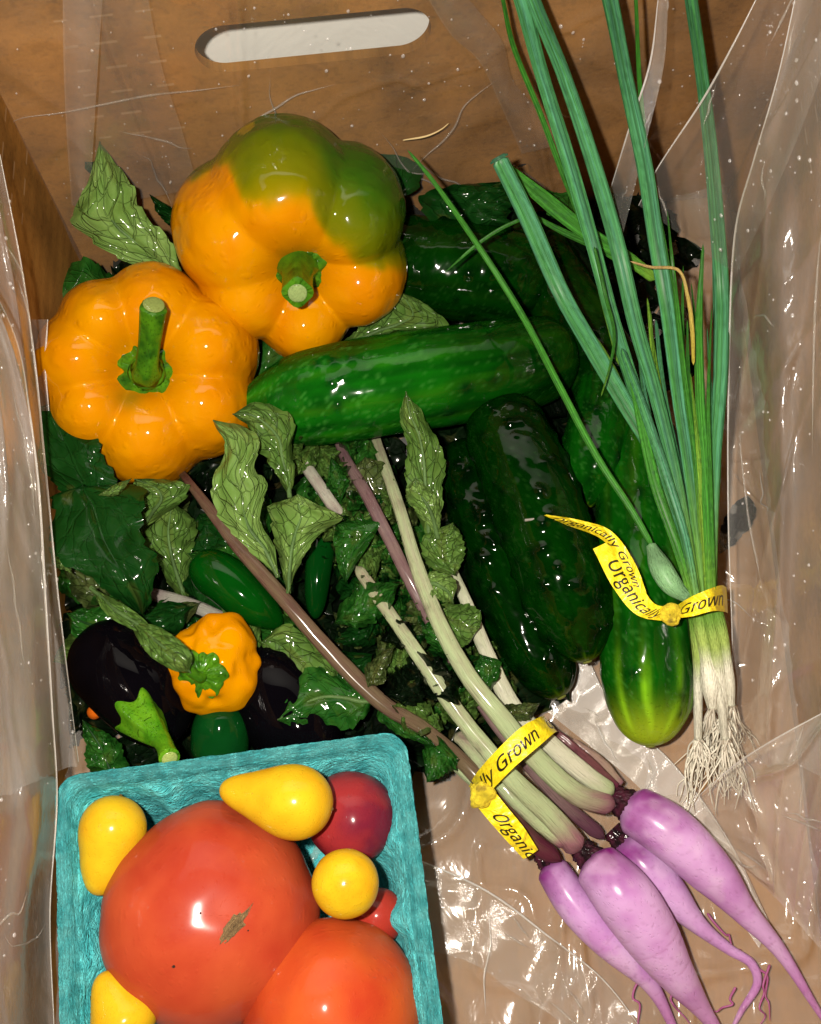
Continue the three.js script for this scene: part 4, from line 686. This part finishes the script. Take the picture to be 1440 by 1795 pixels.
for (let k = 0; k < 120; k++) {
  const t0 = rnd(), x = lerp(560, 800, t0) + rr(-60, 70), y = lerp(810, 1230, t0) + rr(-40, 50); if (x > 830 || (x > 790 && y < 1000)) continue;
  const a = rr(0.3, 2.2) + (rnd() < 0.5 ? 3.14 : 0), L = rr(28, 52), w = L * rr(0.4, 0.6), c = Math.cos(a), q = Math.sin(a), pt = (l, d) => [x + c * l - q * d, y + q * l + c * d], h = rr(0.034, 0.05);
  lf([rA, rB, rC, rD][k % 4], [pt(-L, 0), pt(-L * 0.5, w), pt(L * 0.2, w), pt(L, 0)], [pt(-L, 0), pt(-L * 0.5, -w), pt(L * 0.2, -w), pt(L, 0)], [h, h + rr(-0.014, 0.008)], [M.leafPale2, M.leafMid, M.leafOlive, M.leafPale2, M.leafDark, M.leafMid][k % 6], { sd: k * 3 + 1, wav: 0.01, nu: 32, nv: 18, cup: rr(-0.25, 0.4), serr: 0.13, teeth: 6 });
}
seed = 909;
{ // small crumpled leaflets between the stalks
  const owners = [rA, rB, rC, rD], ms = [M.leafOlive, M.leafPale2, M.leafMid, M.leafOlive, M.leafDark, M.leafBlack, M.leafPale2, M.leafMid];
  for (let k = 0; k < 170; k++) {
    const t = rnd(), x = lerp(540, 860, t) + rr(-70, 110) * (1 - t * 0.4), y = lerp(800, 1260, t) + rr(-60, 60); if (y > 1270 || x < 520 || x > 900 || (x > 800 && y < 980) || (x < 720 && y > 1230)) continue;
    const a = rr(0, 6.28), L = rr(22, 46), w = L * rr(0.3, 0.55), c = Math.cos(a), s = Math.sin(a), pt = (l, q) => [x + c * l - s * q, y + s * l + c * q], h = rr(0.022, 0.034);
    lf(owners[k % 4], [pt(-L, 0), pt(-L * 0.3, w), pt(L * 0.4, w * 0.8), pt(L, 0)], [pt(-L, 0), pt(-L * 0.3, -w), pt(L * 0.4, -w * 0.8), pt(L, 0)], [h, h + rr(-0.012, 0.012)], ms[Math.floor(rnd() * ms.length)], { sd: k, nu: 20, nv: 12, wav: 0.007, serr: 0.08, teeth: 5, cup: rr(-0.2, 0.35) });
  }
}

// ---------------------------------------------------------------- green onions
const OH = (y) => y > 1000 ? 0.066 : y > 500 ? lerp(0.09, 0.066, (y - 500) / 500) : lerp(0.186, 0.09, Math.pow(clamp(y / 500, -0.1, 1), 0.8));
const blue = [0.055, 0.2, 0.11], grass = [0.04, 0.19, 0.02], lime = [0.19, 0.36, 0.03];
const opath = (a, dh = 0) => a.map(([x, y]) => P(x, y, (y < 0 ? 0.186 - y * 0.0002 : OH(y)) + dh));
function oleaf(t, pts, w, col, dh = 0, o = {}) {
  if (pts[pts.length - 1][1] > 990) pts = [...pts.slice(0, -1), [pts[pts.length - 1][0] + 3, 1068]];
  const q = opath(pts, dh), ws = w.map((x, i) => 0.72 * x * S(q[Math.round(i / (w.length - 1) * (q.length - 1))]) / 2), sd = pts[0][0];
  const crease = o.crease ?? rr(-0.6, 0.6);
  return part(t, 'leaf', closedTube(q, ws, {
    nv: 30, nu: 110, cap: o.cap, flat: o.flat ?? 0.32, disp: (u, v) => { const a = v * 6.283; return -ws[Math.min(ws.length - 1, Math.floor(u * ws.length))] * 0.3 * Math.exp(-Math.pow((Math.sin(a) - crease) / 0.16, 2)) * (Math.cos(a) > 0 ? 1 : 0) + ws[0] * 0.05 * noise(u * 6, sd); },
    color: (u, v, p) => { const st = noise(v * 70, u * 3, sd), st2 = noise(v * 24, u * 1.5, sd + 3), sp = ss(0.35, 0.7, noise(p.x * 700, p.y * 700, p.z * 700)); let c = mix3(col, grass, clamp(0.35 + 0.4 * st2)); c = c.map((x) => x * (1 + 0.5 * st + 0.25 * noise(v * 150, u * 5, sd))); return mix3(mix3(c, lime, 0.6 * ss(0.75, 1, u) * (o.fade ?? 1)), [0.02, 0.08, 0.03], 0.35 * sp); },
  }), M.onion);
}
const onion = (label, x) => thing('green_onion', P(x, 1060, 0.05), label, 'green onion');
const oA = onion('scallion with two broad leaves crossing the upper middle of the photo', 1218), oB = onion('scallion with a broad leaf left of the straight one, reaching the top edge', 1232), oC = onion('scallion whose broad straight leaf stands furthest right', 1247), oD = onion('scallion with a broad cut-off leaf that ends open near the back wall', 1225), oE = onion('thin scallion with a swollen sheath splayed left over the cucumbers', 1200);
oleaf(oA, [[895, -60], [915, 0], [950, 130], [1000, 290], [1040, 430], [1075, 560], [1115, 690], [1170, 860], [1216, 1010]], [40, 38, 36, 34, 32, 28, 20], blue, 0.004);
oleaf(oA, [[915, -60], [935, 0], [988, 130], [1045, 300], [1085, 440], [1115, 570], [1152, 700], [1190, 860], [1224, 1010]], [34, 36, 38, 38, 34, 28, 20], blue, 0.007);
oleaf(oA, [[868, -60], [882, 0], [900, 80], [948, 200], [985, 300], [1030, 420], [1060, 540], [1085, 640]], [8, 13, 14, 13, 12, 8], grass, 0);
oleaf(oB, [[1055, -60], [1070, 0], [1100, 150], [1130, 290], [1150, 420], [1170, 540], [1190, 700], [1212, 850], [1234, 1015]], [40, 40, 40, 38, 32, 26, 18], blue, 0.006);
oleaf(oB, [[1112, -40], [1115, 0], [1122, 150], [1138, 300], [1162, 420], [1182, 560], [1205, 800], [1235, 1010]], [9, 12, 14, 15, 14, 12, 12], grass, 0.003);
oleaf(oC, [[1205, -60], [1212, 0], [1228, 110], [1245, 250], [1258, 400], [1266, 520], [1264, 650], [1254, 800], [1246, 1015]], [32, 34, 36, 38, 34, 26, 18], blue, 0.006);
oleaf(oC, [[1233, 426], [1226, 560], [1228, 700], [1238, 850], [1243, 1010]], [7, 20, 24, 22, 18], grass, 0.009);
oleaf(oC, [[1248, 540], [1242, 700], [1246, 850], [1250, 1000]], [3, 10, 11, 10], grass, 0.011);
// the cut leaf: an open tube
{
  const pts = [[874, 276], [925, 380], [985, 515], [1040, 612], [1092, 700], [1150, 800], [1196, 905], [1222, 1012]], q = opath(pts, 0.006), c0 = q[0];
  oleaf(oD, pts, [42, 44, 42, 40, 36, 30, 20], blue, 0.006, { crease: 0.5, cap: 0.002 });
  const d = q[0].clone().sub(q[1]).normalize();
  part(oD, 'cut_end', spine({ pts: [q[0].clone().addScaledVector(d, -0.001), q[0].clone().addScaledVector(d, 0.0004)], rad: (t) => 17.2 * S(c0) * (t < 0.6 ? 1 : 0.75), nu: 4, nv: 30, caps: false, flat: 0.32, color: () => [0.05, 0.17, 0.09] }), M.onion);
}
oleaf(oD, [[885, 292], [950, 345], [1025, 405], [1100, 452], [1150, 490]], [26, 36, 36, 32, 26], grass, -0.012);
oleaf(oD, [[930, 375], [985, 405], [1050, 435], [1110, 470]], [10, 16, 18, 16], grass, -0.016);
oleaf(oD, [[932, 420], [975, 505], [1060, 620], [1102, 705], [1145, 800], [1185, 920]], [7, 12, 14, 15, 14], lime, 0.004);
oleaf(oD, [[1105, 645], [1125, 740], [1150, 850], [1188, 960], [1216, 1030]], [14, 26, 26, 24, 18], grass, 0.008);
oleaf(oD, [[1090, 610], [1130, 720], [1170, 840], [1200, 940], [1222, 1010]], [14, 22, 24, 22, 18], blue, 0.011);
oleaf(oA, [[1042, 432], [1062, 520], [1077, 585], [1070, 640], [1054, 695]], [7, 9, 8, 6, 3], grass, 0.016, { flat: 0.8 });
oleaf(oB, [[1170, 368], [1180, 470], [1198, 640], [1218, 800], [1232, 960]], [3, 12, 13, 13, 12], grass, 0.008);
oleaf(oB, [[1135, 522], [1148, 640], [1170, 760], [1200, 900], [1222, 1000]], [5, 16, 18, 18, 16], lime, 0.003);
oleaf(oC, [[1205, 560], [1208, 680], [1222, 800], [1236, 960]], [5, 13, 16, 14], grass, 0.006);
oleaf(oA, [[1150, 560], [1165, 700], [1190, 830], [1224, 1000]], [8, 18, 20, 16], blue, 0.0);
oleaf(oE, [[714, 262], [760, 318], [850, 448], [920, 560], [980, 675], [1050, 806], [1110, 898], [1146, 962]], [8, 14, 16, 17, 18, 17, 16], grass, 0.006, { flat: 0.8, fade: 0 });
part(oE, 'sheath', closedTube(opath([[1140, 952], [1156, 990], [1178, 1025], [1208, 1050]], 0.007), [8, 19, 19, 10].map((x) => x * 0.00024), { nv: 24, flat: 0.7, color: ribCol([0.13, 0.26, 0.12]) }), M.onion);
oleaf(oE, [[780, 478], [840, 426], [880, 400], [912, 385]], [2, 8, 9, 9], grass, 0.0, { flat: 0.8, fade: 0 });
part(oB, 'dried_leaf', closedTube(opath([[1105, 458], [1140, 468], [1190, 474], [1206, 520], [1214, 580], [1216, 640]], 0.014), [2, 3, 3, 4, 4, 3].map((x) => x * 0.00024), { nv: 10, color: (u) => mix3([0.6, 0.42, 0.18], [0.5, 0.42, 0.05], u) }), M.onion);
seed = 515;
for (let k = 0; k < 12; k++) {
  const t = [oA, oB, oC, oD][k % 4], f = k / 11, x0 = lerp(1125, 1262, f) + rr(-14, 14), y0 = rr(420, 760), xe = lerp(1212, 1250, f), m = rr(-12, 12);
  oleaf(t, [[x0, y0], [lerp(x0, xe, 0.3) + m, lerp(y0, 1020, 0.33)], [lerp(x0, xe, 0.68) + m * 0.5, lerp(y0, 1020, 0.67)], [xe, 1020]], [3, rr(11, 18), rr(12, 18), 13], [grass, blue, grass, lime][Math.floor(rnd() * 4)], rr(-0.006, 0.011));
}
// white shanks, bulbs and roots
seed = 333;
function shank(t, pts, w) {
  const q = path(pts), s = S(q[0]);
  part(t, 'shank', closedTube(q, w.map((x) => x * s), { nv: 18, nu: 60, color: (u, v, p) => { const st = noise(v * 30, u * 2, pts[0][0]); return mix3(mix3([0.1, 0.24, 0.03], [0.3, 0.42, 0.1], ss(0.1, 0.35, u)), [0.66, 0.66, 0.54], ss(0.35, 0.62, u)).map((x) => x * (1 + 0.12 * st)); } }), M.onion);
  const e = pts[pts.length - 1], gs = [];
  for (let k = 0; k < 34; k++) {
    const a = rr(-0.7, 0.7), L = rr(80, 175), px = [], n = 6; let x = e[0] + rr(-7, 7), y = e[1] - 4, dx = Math.sin(a) * 0.7;
    for (let i = 0; i < n; i++) { px.push(P(x, y, Math.max(0.011, lerp(e[2], rr(0.01, 0.02), Math.min(1, i / 3)) + rr(-0.004, 0.004)))); x += dx * L / n + rr(-7, 7); y += L / n * (1 - 0.4 * Math.abs(dx)) * rr(0.6, 1.3); dx = dx * 0.75 + rr(-0.3, 0.3); }
    gs.push(tube(px, [0.0005, 0.0004, 0.0003, 0.00015], { nv: 5, nu: 26 }));
  }
  for (let k = 0; k < gs.length; k++) part(t, 'root', gs[k], M.root);
}
shank(oA, [[1222, 1050, 0.064], [1232, 1120, 0.058], [1246, 1200, 0.048], [1250, 1245, 0.04]], [13, 12, 11, 17, 9]);
shank(oB, [[1234, 1050, 0.066], [1252, 1120, 0.06], [1264, 1200, 0.048], [1270, 1262, 0.036]], [12, 11, 10, 11, 8]);
shank(oC, [[1250, 1050, 0.066], [1268, 1120, 0.06], [1278, 1190, 0.05], [1282, 1240, 0.04]], [12, 11, 9, 10, 7]);
shank(oD, [[1216, 1050, 0.06], [1226, 1120, 0.054], [1224, 1200, 0.042], [1224, 1300, 0.026]], [13, 15, 9, 8, 7]);
shank(oE, [[1208, 1050, 0.062], [1238, 1130, 0.056], [1262, 1220, 0.046], [1272, 1300, 0.03]], [11, 10, 9, 8, 7]);

// ---------------------------------------------------------------- printed twist ties
const tieTex = (() => {
  const c = document.createElement('canvas'); c.width = 1024; c.height = 128; const g = c.getContext('2d');
  g.fillStyle = '#f2dc1e'; g.fillRect(0, 0, 1024, 128);
  seed = 61; for (let k = 0; k < 500; k++) { g.fillStyle = rnd() < 0.5 ? 'rgba(160,120,0,0.10)' : 'rgba(255,250,150,0.12)'; g.fillRect(rr(0, 1024), rr(0, 128), rr(4, 50), rr(1, 5)); }
  g.fillStyle = '#16140c'; g.font = 'italic 90px sans-serif'; g.textBaseline = 'middle';
  g.save(); g.translate(64, 66); g.transform(1, 0, -0.12, 1, 0, 0); const w = g.measureText('Organically Grown').width; g.scale(900 / w, 1); g.fillText('Organically Grown', 0, 0); g.lineWidth = 2.5; g.strokeStyle = '#16140c'; g.strokeText('Organically Grown', 0, 0); g.restore();
  const t = new THREE.CanvasTexture(c); t.colorSpace = THREE.SRGBColorSpace; t.wrapS = t.wrapT = THREE.RepeatWrapping; return t;
})();
// text runs along u of the sheet from u0 to u1 repeats; A is the lower edge of the letters
function ribbon(t, name, A, B, u0, u1, { h = null, bump = 0, flip = false } = {}) {
  const a = path(A, h), b = path(B, h), nrm = toCam(a[0]);
  const g = loft(a, b, 60, 12, (p, u, v) => p.addScaledVector(nrm, bump * Math.sin(Math.PI * u) + 0.0008 * Math.sin(v * Math.PI) + 0.0011 * ridge(u * 7 + v * 1.5, v * 1.2, A[0][0]) + 0.0006 * noise(u * 22, v * 4, A[0][0])));
  const uv = g.attributes.uv; for (let i = 0; i < uv.count; i++) { const v = uv.getX(i), u = uv.getY(i); uv.setXY(i, lerp(u0, u1, u), flip ? 1 - v : v); }
  return part(t, name, g, M.tie);
}
M.tie = new THREE.MeshPhysicalMaterial({ map: tieTex, roughness: 0.45, clearcoat: 0.4, clearcoatRoughness: 0.3, bumpMap: rep(grain, 2, 0.5), bumpScale: 0.0005, side: THREE.DoubleSide });
{
  const t = thing('twist_tie', P(900, 1330, 0.04), 'yellow printed twist tie round the radish stalks', 'twist tie');
  ribbon(t, 'band', [[842, 1400, 0.036], [862, 1385, 0.056], [905, 1342, 0.073], [945, 1308, 0.073], [972, 1285, 0.062], [980, 1285, 0.035]], [[822, 1378, 0.036], [838, 1352, 0.056], [876, 1310, 0.073], [915, 1274, 0.073], [944, 1258, 0.062], [954, 1255, 0.035]], 0.36, 1.24);
  ribbon(t, 'tail', [[826, 1400, 0.05], [850, 1430, 0.05], [885, 1470, 0.046], [918, 1506, 0.04]], [[868, 1388, 0.056], [892, 1418, 0.054], [918, 1450, 0.05], [944, 1490, 0.044]], -0.12, 0.42, { bump: 0.003 });
  part(t, 'knot', round(P(846, 1394, 0.056), 0.0052, lean(P(846, 1394, 0.056), 0.3, 0), { squash: 0.8, lump: 0.3, sd: 40, nu: 30, nv: 40, color: (u, v, p) => mix3([0.7, 0.56, 0.02], [0.36, 0.26, 0.02], ss(0.1, 0.6, noise(p.x * 400, p.y * 400, p.z * 400))) }), M.scar);
}
{
  const t = thing('twist_tie', P(1225, 1060, 0.05), 'yellow printed twist tie round the scallions with two loose tails', 'twist tie');
  ribbon(t, 'band', [[1180, 1084, 0.07], [1215, 1080, 0.083], [1245, 1072, 0.084], [1268, 1072, 0.07], [1276, 1075, 0.05]], [[1186, 1062, 0.07], [1212, 1046, 0.083], [1240, 1034, 0.084], [1264, 1026, 0.07], [1274, 1030, 0.05]], 0.6, 1.04);
  ribbon(t, 'tail', [[1040, 962, 0.07], [1078, 1034, 0.073], [1118, 1078, 0.074], [1180, 1090, 0.072]], [[1082, 942, 0.07], [1112, 1000, 0.073], [1148, 1058, 0.074], [1188, 1062, 0.072]], -0.038, 0.72, { bump: 0.004 });
  ribbon(t, 'tail', [[946, 908, 0.068], [1010, 926, 0.07], [1058, 948, 0.074], [1092, 998, 0.078], [1110, 1040, 0.076]], [[958, 902, 0.074], [1018, 912, 0.078], [1070, 930, 0.08], [1112, 985, 0.08], [1134, 1040, 0.077]], 0.0, 1.0, { bump: 0.002 });
  part(t, 'wire', closedTube(path([[920, 912, 0.07], [935, 910, 0.071], [950, 906, 0.071]]), [0.0006, 0.0006], { nv: 8, color: () => [0.3, 0.28, 0.25] }), M.stem);
  part(t, 'knot', round(P(1178, 1078, 0.076), 0.0042, lean(P(1178, 1078, 0.076), 0.3, 0), { squash: 0.7, lump: 0.3, sd: 44, nu: 30, nv: 40, color: (u, v, p) => mix3([0.74, 0.58, 0.02], [0.36, 0.26, 0.02], ss(0.1, 0.6, noise(p.x * 400, p.y * 400, p.z * 400))) }), M.scar);
}
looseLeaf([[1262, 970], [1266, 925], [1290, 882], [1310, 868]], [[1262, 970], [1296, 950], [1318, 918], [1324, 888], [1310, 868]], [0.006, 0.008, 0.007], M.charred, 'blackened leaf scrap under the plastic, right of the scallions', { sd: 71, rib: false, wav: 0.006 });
// bits of dry stem by the back wall
{
  const t = thing('dry_straw', P(745, 240, 0.09), 'thin dry straw curling off the dark leaf by the back wall', 'straw');
  part(t, 'stem', closedTube([P(706, 246, 0.092), P(750, 238, 0.096), P(775, 226, 0.098), P(787, 216, 0.1)], [0.0003, 0.0005, 0.0004, 0.0002], { nv: 6 }), M.straw);
}
// ---------------------------------------------------------------- water on the bag
{
  const g = new THREE.SphereGeometry(1, 12, 8, 0, Math.PI * 2, 0, Math.PI / 2), im = new THREE.InstancedMesh(g, M.water, beads.length), m4 = new THREE.Matrix4(), q = new THREE.Quaternion();
  seed = 404; beads.forEach(([p, n], i) => { const r = (0.00028 + 0.0006 * Math.pow(rnd(), 3.5)); q.setFromUnitVectors(new V3(0, 1, 0), n); m4.compose(p.clone().addScaledVector(n, 0.0002), q, new V3(r, r * 0.7, r * rr(0.9, 1.3))); im.setMatrixAt(i, m4); });
  im.name = 'water_drops'; im.userData = { kind: 'stuff', label: 'fine water drops clinging to the plastic bag', category: 'water drops' }; scene.add(im);
}

renderer.render(scene, camera);
